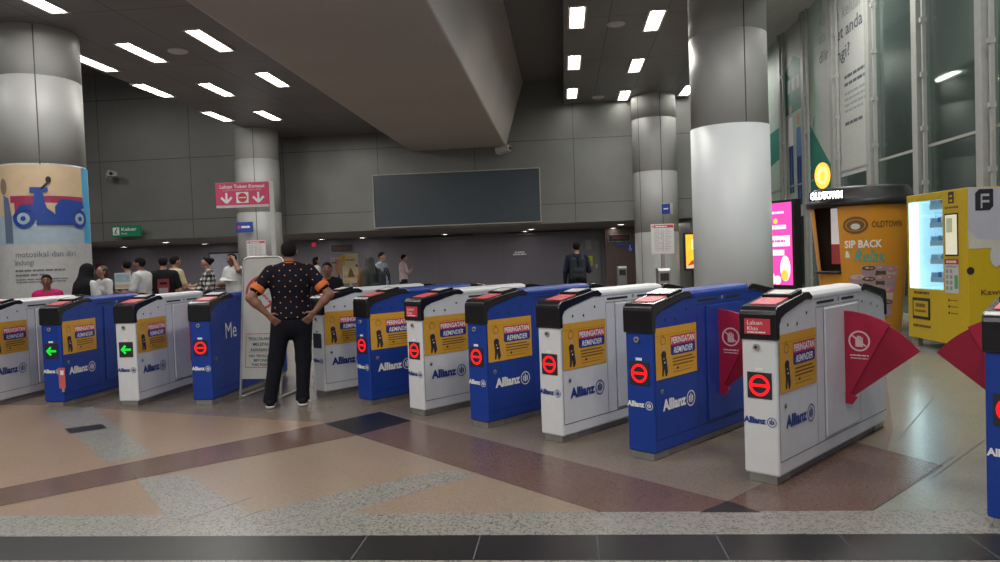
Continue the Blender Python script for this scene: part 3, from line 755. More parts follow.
wall_sign('whiteboard', 'pale lit board in a black frame behind the woman in plaid', 'board', 210, 252, 246, 289, MAP2, a_wb)
wall_sign('wall_strokes', 'small thin panel of white strokes on the dark recess wall under the screen', 'notice', 511.5, 250.5, 528, 257.5, DARKW, lambda b, T, w, h: (greek(b, w * .2, h * .66, w * .6, h * .2, WHT, T, .001), greek(b, w * .1, h * .36, w * .8, h * .2, WHT, T, .001)), th=.02)  # two rows of white strokes on a thin wall-coloured panel
o = MB().box((0, -.18, 0), (2.9, 0, .07), SOFF).build('cable_tray'); p = WY(394, 241, YB - .05); o.location = p
tag(o, 'long thin dark duct high on the recess wall under the left half of the screen', 'duct', 'recess wall ducts')
o = MB().box((0, -.18, 0), (2.9, 0, .07), SOFF).build('cable_tray'); p = WY(505, 236, YB - .05); o.location = p
tag(o, 'long thin dark duct high on the recess wall under the right end of the screen', 'duct', 'recess wall ducts')
wall_sign('red_poster', 'dark red little poster on the recess wall behind the red haired woman', 'poster', 96.5, 264, 105.5, 273, mat('deep red', (.22, .03, .05), .6))
# standing posters
CRM = mat('poster cream', (.55, .47, .30), .6); ORG = mat('poster orange', (.55, .30, .16), .6); PUR = mat('poster purple', (.16, .05, .28), .6); PYL = mat('poster yellow', (.62, .36, .03), .6); LILA = mat('poster lilac', (.5, .42, .44), .6)
def a_p1(b, T, w, h):
    b.rect(w * .45, h * .45, w * .98, h * .98, ORG, T, .001); greek(b, w * .1, h * .82, w * .5, h * .05, BRWN, T, .002); b.rect(0.02, .02, w * .98, h * .14, PUR, T, .001); b.shape([(w * .65, h * .14), (w * .9, h * .14), (w * .85, h * .4), (w * .78, h * .5), (w * .68, h * .42)], PUR, T, .002)
def a_p2(b, T, w, h):
    b.disc(w * .06, h * .86, w * .18, PYL, T, .001); b.rect(0.02, h * .6, w * .2, h * .98, PYL, T, .001); greek(b, w * .25, h * .76, w * .6, h * .04, BRWN, T, .002); b.rect(.03, h * .16, w * .97, h * .27, ORG, T, .001)
    b.shape([(w * .3, h * .2), (w * .75, h * .2), (w * .62, h * .42), (w * .5, h * .52), (w * .42, h * .4)], BRWN, T, .002); b.disc(w * .9, h * .58, w * .09, PUR, T, .001); b.rect(w * .05, h * .04, w * .5, h * .08, PYL, T, .001)
slab_sign('standing_poster', 'narrow lilac and orange standing poster with purple base', 'poster', 331, 258, 341.5, 288, 23.2, LILA, art=a_p1, legs=True)
slab_sign('standing_poster', 'cream and yellow standing poster left of the person with backpack', 'poster', 342.5, 253.5, 358.5, 283, 22.6, CRM, art=a_p2, legs=True)
# steel pedestals
def pedestal(px, py0, dep, wpx, label):
    p = DP(px, py0, dep); h = p.z; w = wpx / FPX * dep / 2
    t = thing('litter_bin', label, 'bin', (p.x, p.y, 0), R(5), 'steel bins at the back')
    MB().prism([(-.15, 0), (.15, 0), (.15, h), (-.10, h), (-.15, h - .06)], -w, w, STEEL, axis='x', T=Matrix.Identity(4)).build('body', t, .01)
    MB().box((-w * .7, -.16, h - .3), (w * .7, -.14, h - .12), INK).build('opening', t)
pedestal(621.5, 266, 24.5, 9, 'dull steel bin standing before the brown wall')
pedestal(663, 268, 17.6, 12, 'shiny steel bin under the route map at the back right pillar')
# lit yellow advert at the back right
YAD = mat('lit yellow', (.85, .45, .03), .5, em=1.0, noise=.2, nscale=3.)
def a_yad(b, T, w, h):
    b.rect(w * .05, h * .05, w * .95, h * .95, YAD, T, .001); b.rect(w * .3, h * .55, w * .8, h * .82, mat('lit cream', (.9, .75, .35), .5, em=.9), T, .002); b.shape([(w * .1, h * .12), (w * .7, h * .2), (w * .9, h * .32), (w * .3, h * .26)], mat('lit red', (.7, .06, .03), .5, em=.5), T, .002); b.rect(w * .05, h * .05, w * .95, h * .13, mat('lit pale', (.75, .6, .55), .5, em=.6), T, .0015)
slab_sign('light_box', 'glowing yellow advert light box at the back between the two right pillars', 'light box', 684, 232.5, 707, 270, 20.0, INK, art=a_yad, th=.15, legs=True)
# ------------------------------------------------------------------ vending machine (front faces the hall, side faces us)
VY = mat('vending yellow', (.62, .42, .015), .35, noise=.03)
LITB = mat('vending lit back', (.62, .85, .92), .4, em=.30, noise=.05)
LITS = mat('vending light bar', (.78, .97, 1.), .4, em=4.5, noise=0)
SHELF = mat('vending shelf', (.30, .50, .66), .35, em=.12)
VGL = glass_mat('vending glass', (.95, .98, .98), .02)
va = Vector((4.98, 11.25, 0)); vb = Vector((5.10, 9.90, 0)); vd = (vb - va).normalized(); VW = (vb - va).length + .03
VHt = DP(908, 198.5, 11.3).z
t = thing('vending_machine', 'tall yellow drinks vending machine with bright glass front by the glass wall', 'vending machine', tuple(va), math.atan2(vd.y, vd.x))
# local: x along the front (left to right seen from the hall), y into the machine, z up
D = .88; z0 = .12
def vbx(b, a, c, m): return b.box(a, c, m)
b = MB(); gx0, gx1, gz0, gz1 = .05, .86, .83, VHt - .10
vbx(b, (0, 0, z0), (gx0, D, VHt), VY); vbx(b, (gx1, 0, z0), (VW, D, VHt), VY); vbx(b, (gx0, 0, z0), (gx1, D, gz0), VY); vbx(b, (gx0, 0, gz1), (gx1, D, VHt), VY); vbx(b, (gx0, D - .05, gz0), (gx1, D, gz1), VY)
b.build('cabinet', t, .006)
MB().box((gx0, D - .08, gz0), (gx1, D - .06, gz1), LITB).build('back_panel', t)
MB().box((gx0 + .006, .02, gz0 + .02), (gx0 + .07, .10, gz1 - .02), LITS).build('light_bar', t)
b = MB(); b.box((gx0, .0, gz0), (gx0 + .004, D - .08, gz1), LITB); b.box((gx0, .02, gz0), (gx1, D - .08, gz0 + .004), LITB); b.box((gx1 - .004, .02, gz0), (gx1, D - .08, gz1), LITB); b.box((gx0, .02, gz1 - .004), (gx1, D - .08, gz1), LITB); b.build('lining', t)
b = MB()
for i in range(5):
    z = gz0 + .10 + i * .25
    b.box((gx1 - .36, .05, z), (gx1 - .01, D - .12, z + .02), SHELF); b.box((gx1 - .36, .04, z), (gx1 - .01, .05, z + .07), SHELF); b.box((gx1 - .36, .05, z), (gx1 - .34, D - .12, z + .13), SHELF)
b.build('shelf_rack', t)
CANC = [mat('can blue', (.05, .2, .5), .3), mat('can white', (.7, .75, .8), .3), mat('can teal', (.1, .4, .45), .3)]
for i in range(5):
    for j in range(3):
        z = gz0 + .12 + i * .25
        o = MB().lathe([(.0, 0), (.026, 0), (.03, .01), (.03, .105), (.024, .118), (.0, .118)], CANC[(i + j) % 3], 14).build('drink_can')
        p = Matrix.Translation(va) @ Matrix.Rotation(math.atan2(vd.y, vd.x), 4, 'Z') @ Vector((gx1 - .26 + j * .085, .12, z))
        o.location = p
        tag(o, ['blue', 'white', 'teal'][(i + j) % 3] + ' drink can on the ' + ['lowest', 'second', 'middle', 'fourth', 'top'][i] + ' shelf of the yellow vending machine, ' + ['left', 'centre', 'right'][j] + ' lane', 'can', 'cans in the vending machine')
b = MB(); b.box((gx0 + .13, .3, gz1 - .5), (gx0 + .33, .4, gz1 - .15), SHELF); b.build('dispenser_head', t)
MB().box((gx0, .004, gz0), (gx1, .010, gz1), VGL).build('window_pane', t)
VT = frame((0, -.004, 0), (1, 0, 0), (0, 0, 1))
b = MB(); b.box((.92, -.008, 1.29), (1.20, .0, 1.85), INK); b.build('bezel', t)
b = MB(); T = frame((0, -.010, 0), (1, 0, 0), (0, 0, 1)); b.rect(.935, 1.31, 1.185, 1.83, mat('vend screen', (.72, .68, .52), .3, em=.55), T); b.rect(.96, 1.60, 1.09, 1.79, mat('vend pic', (.5, .55, .35), .4, em=.2), T, .001); b.build('touch_screen', t)
b = MB(); b.rect(.90, .80, 1.20, 1.22, PAPER, VT); b.rect(.90, 1.18, 1.20, 1.25, REDP, VT, .001); greek(b, .94, 1.20, .22, .03, WHT, VT, .002)
for i in range(4):
    for j in range(2): b.rect(.93 + j * .085, .84 + i * .075, .98 + j * .085, .89 + i * .075, INKG, VT, .001)
b.rect(1.11, .86, 1.18, 1.04, mat('notice green', (.08, .4, .1), .5), VT, .001); greek(b, .93, 1.14, .24, .02, INKG, VT, .001)
b.build('payment_notice', t)
b = MB()
b = MB()
for i in range(3): b = MB(); greek(b, 1.02, .70 - i * .085, .16, .012, BRWN, VT); b.disc(.985, .706 - i * .085, .018, INK, VT, 0, 12); b.build('price_print', t)
b = MB(); greek(b, .16, .755, .38, .035, BRWN, VT); b.build('slogan_print', t); b = MB(); greek(b, .13, .285, .44, .035, BRWN, VT); b.build('slogan_print', t); b = MB()
P = [(.90, 2.07), (.98, 2.07), (1.0, 2.0), (1.0, 1.95), (.90, 1.95)]; b.shape([(1.0, 1.98), (1.12, 1.98), (1.12, 2.13), (1.0, 2.13)], INK, VT); b.rect(1.03, 2.0, 1.09, 2.03, VY, VT, .001); b.rect(1.03, 2.06, 1.09, 2.09, VY, VT, .001); b.build('logo', t); b = MB(); greek(b, .92, 1.915, .30, .022, BRWN, VT)
b.build('brand_print', t)
b = MB(); b.box((.13, -.012, .40), (.55, .0, .70), INK); b.build('delivery_flap', t, .01)
b = MB(); T = frame((0, -.014, 0), (1, 0, 0), (0, 0, 1)); b.rect(.16, .44, .52, .66, VY, T); greek(b, .22, .57, .24, .05, BRWN, T, .001); greek(b, .2, .50, .28, .03, BRWN, T, .001); b.build('flap_label', t)
for x in (.06, VW - .12):
    for y in (.06, D - .12): o = MB().box((x, y, 0), (x + .07, y + .07, z0), STEELD).build('foot', t)
# printed side panel
SD = frame((VW + .003, 0, 0), (0, 1, 0), (0, 0, 1))
LAV = mat('side lavender', (.50, .50, .58), .45, noise=.05, nscale=2); BLUEV = mat('side blue', (.02, .07, .5), .4)
b = MB(); b.rect(.01, 1.38, D - .01, VHt - .01, LAV, SD); b.shape([(.0, 1.62), (.14, 1.5), (.5, 1.46), (D - .01, 1.46), (D - .01, 1.38), (.01, 1.38)], mat('side pale', (.62, .58, .5), .5), SD, .001)
b.shape([(.10, 1.86), (.28, 1.86), (.33, 1.91), (.33, 2.13), (.15, 2.13), (.10, 2.08)], INK, SD, .002)
b.rect(.17, 2.04, .28, 2.07, LAV, SD, .003); b.rect(.17, 1.96, .28, 1.99, LAV, SD, .003); b.rect(.17, 1.89, .19, 2.07, LAV, SD, .003)
b.text('B', .43, 1.93, .14, INK, SD, w=.11, z=.002, bold=.03)
b.disc(.72, 1.02, .30, BLUEV, SD, .001, 28, .34); b.disc(.70, 1.36, .2, mat('side red', (.5, .1, .08), .5), SD, .0015, 24, .10); b.disc(.36, 1.28, .08, PAPER, SD, .0015, 20, .14)
b.text('Kawan', .16, .79, .065, BRWN, SD, w=.34, z=.002, bold=.02); b.disc(.03, 1.1, .05, INK, SD, .001, 16)
b.build('side_print', t)
# ------------------------------------------------------------------ giant coffee cup kiosk
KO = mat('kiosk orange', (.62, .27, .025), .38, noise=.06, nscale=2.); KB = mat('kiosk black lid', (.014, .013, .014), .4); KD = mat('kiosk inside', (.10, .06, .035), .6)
kp = DP(861, 250, 12.9); ktz = DP(905, 185, 12.5).z
t = thing('coffee_kiosk', 'giant orange coffee cup kiosk with black lid by the glass wall', 'kiosk', (kp.x, kp.y, 0))
rb, rt, zl = .60, .80, ktz - .30
aim = math.atan2(-kp.y, -kp.x)              # direction towards the viewer
wa0, wa1 = aim - R(88), aim - R(26)        # serving window on the left
b = MB(); rr = lambda z: rb + (rt - rb) * z / zl
b.lathe([(rr(0), 0), (rr(zl), zl)], KO, 64, (0, 0, 0), wa1, wa0 + 2 * math.pi)
b.lathe([(rr(0), 0), (rr(1.0), 1.0)], KO, 20, (0, 0, 0), wa0, wa1); b.lathe([(.0, 0.02), (rr(0), 0.02)], KO, 48)
b.build('cup_body', t)
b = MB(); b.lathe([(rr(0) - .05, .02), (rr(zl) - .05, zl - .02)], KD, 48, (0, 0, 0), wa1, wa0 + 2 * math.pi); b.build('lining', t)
b = MB(); b.lathe([(rr(1.) - .3, 1.0), (rr(1.) + .06, 1.0), (rr(1.) + .06, 1.04), (rr(1.) - .3, 1.04)], KB, 20, (0, 0, 0), wa0, wa1); b.build('counter', t)
b = MB(); b.lathe([(.0, zl - .03), (rt + .06, zl - .03), (rt + .075, zl), (rt + .075, zl + .07), (rt + .04, zl + .09), (rt - .02, ktz - .05), (rt - .06, ktz), (rt - .16, ktz), (rt - .18, ktz - .04), (0, ktz - .04)], KB, 64); b.build('lid', t)
def bent(b, P, m, rho, T=None):
    """flat art wrapped round the cup: x = angle offset in metres at the rim (right positive), y = height"""
    wrap_poly(b, P, m, lambda x, y: ((rr(y) + rho) * math.cos(aim + x / rt), (rr(y) + rho) * math.sin(aim + x / rt), y))
def bent_text(b, s, x, y, h, w, m, rho, slant=0, bold=0):
    V, Fc, a0, a1 = text_geo(s, bold); k = h / .7; sx = w / (a1 - a0); O = []
    for v in V:
        xx = x + (v[0] - a0) * sx + slant * v[1] * k; yy = y + v[1] * k; a = aim + xx / rt; r = rr(yy) + rho
        O.append((r * math.cos(a), r * math.sin(a), yy))
    b.add(O, Fc, m)
TEAL = mat('kiosk teal', (.03, .36, .34), .5)
def blob(b, x, y, rx, ry, m, rho, n=20): bent(b, [(x + rx * math.cos(2 * math.pi * j / n), y + ry * math.sin(2 * math.pi * j / n)) for j in range(n)], m, rho)
b = MB()
KY = -.23; blob(b, -.08, 2.03 + KY, .20, .145, BRWN, .004); blob(b, -.08, 2.03 + KY, .16, .10, KO, .006); blob(b, -.08, 2.03 + KY, .145, .088, BRWN, .008); blob(b, -.08, 2.01 + KY, .075, .05, PAPER, .010); b.build('logo', t); b = MB()
bent_text(b, 'OLDTOWN', .17, 1.985 + KY, .10, .56, BRWN, .004, bold=.03); b.build('brand_lettering', t); b = MB()
bent_text(b, 'SIP BACK', -.27, 1.66 + KY, .12, .62, WHT, .004, bold=.03); bent_text(b, '&', -.27, 1.50 + KY, .11, .09, WHT, .004, bold=.03)
bent_text(b, 'Relax', -.12, 1.42 + KY, .20, .52, TEAL, .007, slant=.25, bold=.01)
b.build('slogan', t); b = MB()
for i in range(3): bent(b, [(.42, 2.10 + i * .03), (.70, 2.10 + i * .03), (.70, 2.115 + i * .03), (.42, 2.115 + i * .03)], mat('kiosk pale', (.7, .42, .18), .5), .004)
b.build('small_print', t)
cols = [mat('cup lilac', (.36, .24, .30), .5), mat('cup brown', (.10, .05, .04), .5), mat('cup cream', (.55, .42, .34), .5), mat('cup pink', (.5, .2, .26), .5)]
rnd = random.Random(3); b = MB(); rimw = mat('cup rim', (.36, .31, .31), .4)
def cup(x, y, w, h, m, m2, rho):
    bent(b, [(x - w * .36, y - h), (x + w * .36, y - h), (x + w * .5, y), (x - w * .5, y)], m, rho); blob(b, x, y, w * .52, w * .20, rimw, rho + .002, 16); blob(b, x, y, w * .45, w * .15, m2, rho + .004, 16)
    blob(b, x - w * .12, y + w * .03, w * .14, w * .06, cols[2], rho + .006, 10); blob(b, x + w * .16, y + w * .0, w * .12, w * .05, cols[3], rho + .006, 10); bent(b, [(x + w * .3, y - h * .8), (x + w * .36, y - h * .8), (x + w * .44, y - h * .1), (x + w * .38, y - h * .1)], rimw, rho + .002)
q = 0
for row, (y, xs) in enumerate(((1.08, (.14, .36, .56)), (.92, (-.06, .14, .33, .52)), (.74, (-.10, .10, .30, .50)), (.54, (.30, .48)))):
    for x in xs:
        cup(x + rnd.uniform(-.02, .02), y + rnd.uniform(-.03, .03), (.27), .24, cols[(q * 5) % 4 if q % 3 else 0], cols[(q * 3 + 1) % 4], .005 + q * .0012); q += 1
blob(b, .33, .42, .07, .09, mat('cup green', (.12, .3, .08), .5), .02)
b.build('drinks_picture', t)
# leaning jamb and poster inside the window
b = MB(); an = wa0 + R(4); V = [(rr(0) * math.cos(a) * .98, rr(0) * math.sin(a) * .98) for a in (wa0, wa0 + R(20))]
b.lathe([(rr(.0) + .004, 0), (rr(zl) + .004, zl - .03)], KO, 8, (0, 0, 0), wa0 - R(1), wa0 + R(24)); b.build('window_jamb', t)
a = aim - R(38); T = frame((.30 * math.cos(a), .25 * math.sin(a), 1.15), (-math.sin(a), math.cos(a), 0), (0, 0, 1))
b = MB(); b.rect(-.35, 0, .35, 1.0, mat('kiosk poster', (.65, .6, .6), .5, em=.55), T); b.rect(-.35, .0, .35, .35, mat('kiosk poster red', (.5, .08, .09), .5, em=.2), T, .001); b.disc(-.05, .2, .12, PAPER, T, .002, 20); b.disc(.15, .62, .13, mat('kiosk poster blue', (.2, .3, .5), .5, em=.2), T, .002, 20); b.build('menu_poster', t)
# lit round sign and lettering on the lid edge
LITY = mat('kiosk lit sign', (1., .50, .06), .4, em=1.15, noise=.0); LITW = mat('kiosk lit letters', (1., 1., .96), .4, em=6, noise=0)
a = aim - R(36); T = frame(((rt + .15) * math.cos(a), (rt + .15) * math.sin(a), zl + .50), (-math.sin(a + R(18)), math.cos(a + R(18)), 0), (0, 0, 1))
b = MB(); n = 28
b.add([(.13 * math.cos(2 * math.pi * j / n), .22 * math.sin(2 * math.pi * j / n), zz) for zz in (-.04, .0) for j in range(n)], [(j, (j + 1) % n, n + (j + 1) % n, n + j) for j in range(n)] + [tuple(range(n))[::-1]], mat('sign rim', (.25, .14, .03), .4), False, T)
b.disc(0, 0, .13, LITY, T, .001, 28, .22); b.disc(0, .0, .085, mat('sign face', (.95, .70, .30), .4, em=.9), T, .003, 24, .15); b.disc(0, -.01, .05, LITY, T, .004, 20, .09); b.build('round_sign', t)
b = MB(); T2 = T @ Matrix.Translation((.0, -.40, .02)); b.box((-.22, -.02, -.03), (.33, .13, -.005), KB, T2); b.text('OLDTOWN', -.20, .01, .11, LITW, T2, w=.52, z=.002, bold=.05); b.build('lit_lettering', t)
# ------------------------------------------------------------------ pink light box behind the white pillar
PKL = mat('lit pink', (.90, .07, .42), .5, em=.85, noise=.05); PKW = mat('lit white', (.95, .85, .9), .5, em=.8)
pk = DP(779, 240, 16.2); wz1 = DP(779, 203, 16.2).z; wz0 = DP(779, 285, 16.2).z
t = thing('light_box', 'tall glowing pink advert light box right of the white pillar', 'light box', (pk.x, pk.y, 0), R(-58))
b = MB(); b.box((-.42, .0, 0), (.42, .22, wz1 + .06), KB); b.build('cabinet', t, .01)
b = MB(); T = frame((-.36, -.004, wz0), (1, 0, 0), (0, 0, 1)); h = wz1 - wz0
b.rect(0, 0, .72, h, PKL, T); b.rect(.06, h * .47, .66, h * .6, PKW, T, .001); b.rect(.06, h * .36, .5, h * .43, PKW, T, .001); greek(b, .14, h * .52, .4, .05, PKL, T, .002); greek(b, .1, h * .87, .42, .05, PKW, T, .001); greek(b, .08, h * .68, .5, .09, PKW, T, .001); b.disc(.28, h * .78, .06, mat('lit gold', (.95, .6, .1), .5, em=.8), T, .001, 16)
b.disc(.52, h * .2, .14, PKW, T, .001, 20, .28); b.disc(.5, h * .12, .1, mat('lit gold', (.95, .6, .1), .5, em=.8), T, .002, 18, .12); b.disc(.3, h * .06, .10, PKW, T, .001, 18); b.disc(.13, h * .07, .10, PKW, T, .001, 18, .16); b.build('advert', t)
# ------------------------------------------------------------------ adverts on the glass wall
AW = mat('window advert white', (.50, .52, .50), .55, noise=.04); AG = mat('window advert mint', (.42, .54, .46), .55); AT = mat('window advert teal', (.02, .22, .17), .55); AI = mat('window advert ink', (.10, .11, .14), .6); AI2 = mat('window advert grey ink', (.30, .33, .33), .6)
def gl_frame(i0, zb):
    """frame on the room side of the pane nearest to photo x; right along -Y (towards us)"""
    y = max(v for v in ml if v < ml[i0] + 1e-6); return y
def pane_for(px):
    y = WX(px, 110, XG + .095).y
    c = [i for i in range(len(ml) - 1) if ml[i] <= y <= ml[i + 1]]; i = c[0]; return ml[i] + .11, ml[i + 1] - .33
def win_poster(px, z0, z1, label, art):
    y0, y1 = pane_for(px); w = y1 - y0 + .2
    t = thing('window_poster', label, 'poster', (XG + .092, y1 + .2, z0), R(-90), 'adverts on the glass wall')
    b = MB(); T = frame((0, -.003, 0), (1, 0, 0), (0, 0, 1)); art(b, T, w, z1 - z0); o = b.build('print', t); return t
zt1 = ZH - .02
def ad_b(b, T, w, h):
    b.shape([(0, .0), (w, 0.0), (w, h), (0, h)], AW, T)
    for s, y in (('n keluar', h - .95), ('et anda', h - 1.38), ('ngi?', h - 1.86)): b.text(s, .02, y, .29, AI if s != 'n keluar' else AI2, T, w=(1.55 if len(s) > 6 else 1.45 if len(s) > 5 else .8) * w / 1.9, z=.002, bold=.015)
    for i in range(2): greek(b, .45, h - 2.35 - i * .17, w * .66, .07, AI, T, .002)
    for i in range(4): greek(b, .45, h - 2.72 - i * .13, w * (.66 - .1 * (i == 3)), .05, AI2, T, .002)
    greek(b, .45, h - 3.4, w * .55, .07, AI, T, .002)
def ad_a(b, T, w, h):
    b.shape([(0, 0), (w * .6, 0.0), (w * .6, h), (0, h)], AG, T); b.shape([(w * .45, 0), (w, 0), (w, h), (w * .62, h)], AW, T, .001); b.shape([(0, 0), (w, 0), (w, .6), (.0, 2.1)], AT, T, .002)
    for s, y, ww in (('Ad', h - .75, .28), ('da', h - 1.13, .3), ('dilin', h - 1.6, .45)): b.text(s, w * .50, y, .28, AI if s == 'dilin' else AI2, T, w=w * ww * .8, z=.003)
    b.line(w * .1, h - 3.5, w * .25, h - 2.8, .05, AT, T, .003)
def ad_c(b, T, w, h):
    b.rect(0, 0, w, h, AW, T); b.shape([(0, .0), (w, .35), (w, h * .58), (w * .7, h * .62), (w * .1, h * .45)], AG, T, .001); b.shape([(w * .05, h * .55), (w * .95, h * .55), (w * .95, h * .78), (w * .5, h * .84), (w * .05, h * .78)], AT, T, .002)
    for i in range(3): b.rect(w * (.18 + i * .22), h * .66, w * (.32 + i * .22), h * .73, AW, T, .003)
    for x, top in ((.3, .55), (.68, .48)):     # two strolling figures
        b.disc(w * x, h * (top + .02), .13, mat('print skin', (.6, .33, .2), .6), T, .004, 16, .16); b.shape([(w * (x - .13), h * (top - .17)), (w * (x + .13), h * (top - .17)), (w * (x + .1), h * (top - .02)), (w * (x - .1), h * (top - .02))], WHT if x < .5 else mat('ad blue', (.1, .25, .5), .6), T, .004)
        b.shape([(w * (x - .1), h * (top - .42)), (w * (x - .01), h * (top - .42)), (w * (x + .01), h * (top - .17)), (w * (x - .11), h * (top - .17))], NAVY, T, .004); b.shape([(w * (x + .02), h * (top - .42)), (w * (x + .11), h * (top - .42)), (w * (x + .11), h * (top - .17)), (w * (x + .01), h * (top - .17))], NAVY, T, .004)
def ad_d(b, T, w, h):
    b.rect(0, 0, w, h, AG, T); b.shape([(0, h * .3), (w, h * .35), (w, h * .52), (0, h * .5)], AT, T, .001); b.rect(w * .1, h * .6, w * .8, h * .63, AW, T, .001)
win_poster(852, 3.05, zt1, 'white window advert with grey Malay lettering, nearest advert on the glass wall', ad_b)
win_poster(818, 2.6, zt1, 'white and mint window advert with teal corner, second from the kiosk', ad_a)
win_poster(792, 2.3, zt1, 'teal window advert with two walking people', ad_c)
win_poster(775, 2.3, zt1, 'mint green window advert farthest along the glass wall', ad_d)
# ------------------------------------------------------------------ scooter advert round the left pillar
PCR = mat('advert cream', (.62, .47, .30), .5, noise=.03); PSK = mat('advert sky', (.36, .47, .55), .5); PBL = mat('scooter blue', (.015, .06, .33), .45); PRD = mat('advert wall red', (.34, .03, .09), .5); PCY = mat('advert cyan', (.07, .38, .66), .5); PTX = mat('advert text', (.16, .17, .20), .6); PGY = mat('advert white', (.47, .48, .48), .5)
pa = math.atan2(-cl.y, -cl.x); PR = .612
t = thing('pillar_advert', 'wraparound advert with blue scooter on the big left pillar', 'advertisement', (cl.x, cl.y, 0))
zt_ = 3.07; zm = DP(60, 243, 10.7).z; zmid = DP(60, 214, 10.7).z
def cyl_patch(b, x0, x1, z0, z1, m, rho=0., n=None):
    n = n or max(2, int(abs(x1 - x0) * 16)); V = []
    for i in range(n + 1):
        a = pa + (x0 + (x1 - x0) * i / n) / PR
        V += [((PR + rho) * math.cos(a), (PR + rho) * math.sin(a), z0), ((PR + rho) * math.cos(a), (PR + rho) * math.sin(a), z1)]
    b.add(V, [(2 * i, 2 * i + 2, 2 * i + 3, 2 * i + 1) for i in range(n)], m, True)
def cyl_shape(b, P, m, rho):
    wrap_poly(b, P, m, lambda x, z: ((PR + rho) * math.cos(pa + x / PR), (PR + rho) * math.sin(pa + x / PR), z))
def cyl_text(b, s, x, z, h, w, m, rho=.006, bold=0):
    V, Fc, a0, a1 = text_geo(s, bold); k = h / .7; sx = w / (a1 - a0)
    b.add([((PR + rho) * math.cos(pa + (x + (v[0] - a0) * sx) / PR), (PR + rho) * math.sin(pa + (x + (v[0] - a0) * sx) / PR), z + v[1] * k) for v in V], Fc, m)
b = MB(); circ = math.pi * PR
cyl_patch(b, -circ, circ, 0, zm, PGY); cyl_patch(b, -circ, .60, zmid, zt_, PCR); cyl_patch(b, -circ, .60, zm, zmid, PSK); cyl_patch(b, .60, .86, zm, zt_, PCY); cyl_patch(b, .86, circ, zm, zt_, PGY)
b.build('wrap', t)
zr = DP(60, 201.5, 10.7).z; zw = DP(60, 211, 10.7).z
b = MB(); cyl_patch(b, -.44, .60, zr - .0, zr + .10, PRD, .003); cyl_patch(b, -.38, -.02, zr - .2, zr, PRD, .003); b.build('wall_picture', t)
b = MB()          # blue scooter silhouette
def spoly(P, m, rho):
    for i in range(len(P) - 1): pass
    cyl_shape(b, P, m, rho)
s0 = zr - .28
for cx in (-.26, .50):
    for (ra, m, rho) in ((.145, PBL, .012), (.085, PSK, .016), (.035, PBL, .02)):
        cyl_shape(b, [(cx + ra * math.cos(2 * math.pi * j / 20), s0 + .05 + ra * math.sin(2 * math.pi * j / 20)) for j in range(20)], m, rho)
spoly([(-.42, s0 + .06), (-.30, s0 + .24), (-.16, s0 + .26), (-.08, s0 + .10), (-.20, s0 + .18), (-.34, s0 + .12)], PBL, .018)
spoly([(-.14, s0 + .2), (-.10, s0 + .45), (-.02, s0 + .47), (.02, s0 + .30), (-.02, s0 + .05), (-.14, s0 + .02)], PBL, .018)
spoly([(-.10, s0 - .04), (.20, s0 - .04), (.24, s0 + .06), (.10, s0 + .10), (-.05, s0 + .14)], PBL, .018)
spoly([(.0, s0 + .34), (.04, s0 + .2), (.12, s0 + .13), (.18, s0 + .06), (.0, s0 + .04)], PBL, .0185)
spoly([(.14, s0 - .04), (.14, s0 + .22), (.22, s0 + .33), (.38, s0 + .33), (.38, s0 - .04)], PBL, .018); spoly([(.36, s0 - .0), (.36, s0 + .33), (.56, s0 + .31), (.60, s0 + .22), (.54, s0 + .20), (.42, s0 + .12)], PBL, .019)
spoly([(-.16, s0 + .42), (-.16, s0 + .50), (.06, s0 + .50), (.06, s0 + .44), (-.02, s0 + .42)], PBL, .019); spoly([(-.04, s0 + .48), (.06, s0 + .58), (.08, s0 + .57), (.0, s0 + .47)], INK, .02)
cyl_shape(b, [(.075 + .035 * math.cos(j), s0 + .61 + .05 * math.sin(j)) for j in [k * .4 for k in range(15)]], INK, .021)
b.build('scooter_picture', t)
b = MB(); zq = DP(60, 256, 10.7).z; cyl_text(b, 'motosikal dan diri', -.40, zq, .085, .80, PTX, bold=.0); b.build('headline', t); b = MB(); cyl_text(b, 'lindungi', -.42, DP(60, 264, 10.7).z, .085, .26, PTX)
b.build('headline', t); b = MB()
def cgreek(x, z, w, h):
    rnd = random.Random(int(z * 1000)); c = 0
    while c < w - 1e-6:
        l = min(w - c, rnd.choice((.05, .08, .11))); cyl_patch(b, x + c, x + c + l * .85, z, z + h, PTX, .005, 2); c += l
cgreek(-.42, DP(60, 270.5, 10.7).z, .66, .028); cgreek(-.42, DP(60, 275, 10.7).z, .4, .028); cgreek(-.42, DP(60, 279, 10.7).z, .7, .016); cgreek(-.42, DP(60, 281.5, 10.7).z, .66, .016); b.build('small_print', t)
b = MB()     # grey standing figure printed at the left edge
PFG = mat('advert figure', (.10, .14, .24), .6)
cyl_shape(b, [(-.56, zm + .02), (-.43, zm + .02), (-.43, zmid - .02), (-.47, zmid + .25), (-.56, zmid + .3)], PFG, .004); cyl_shape(b, [(-.55 + .06 * math.cos(j * .45), zmid + .42 + .12 * math.sin(j * .45)) for j in range(14)], mat('advert head', (.22, .16, .13), .6), .005)
b.build('figure_picture', t)
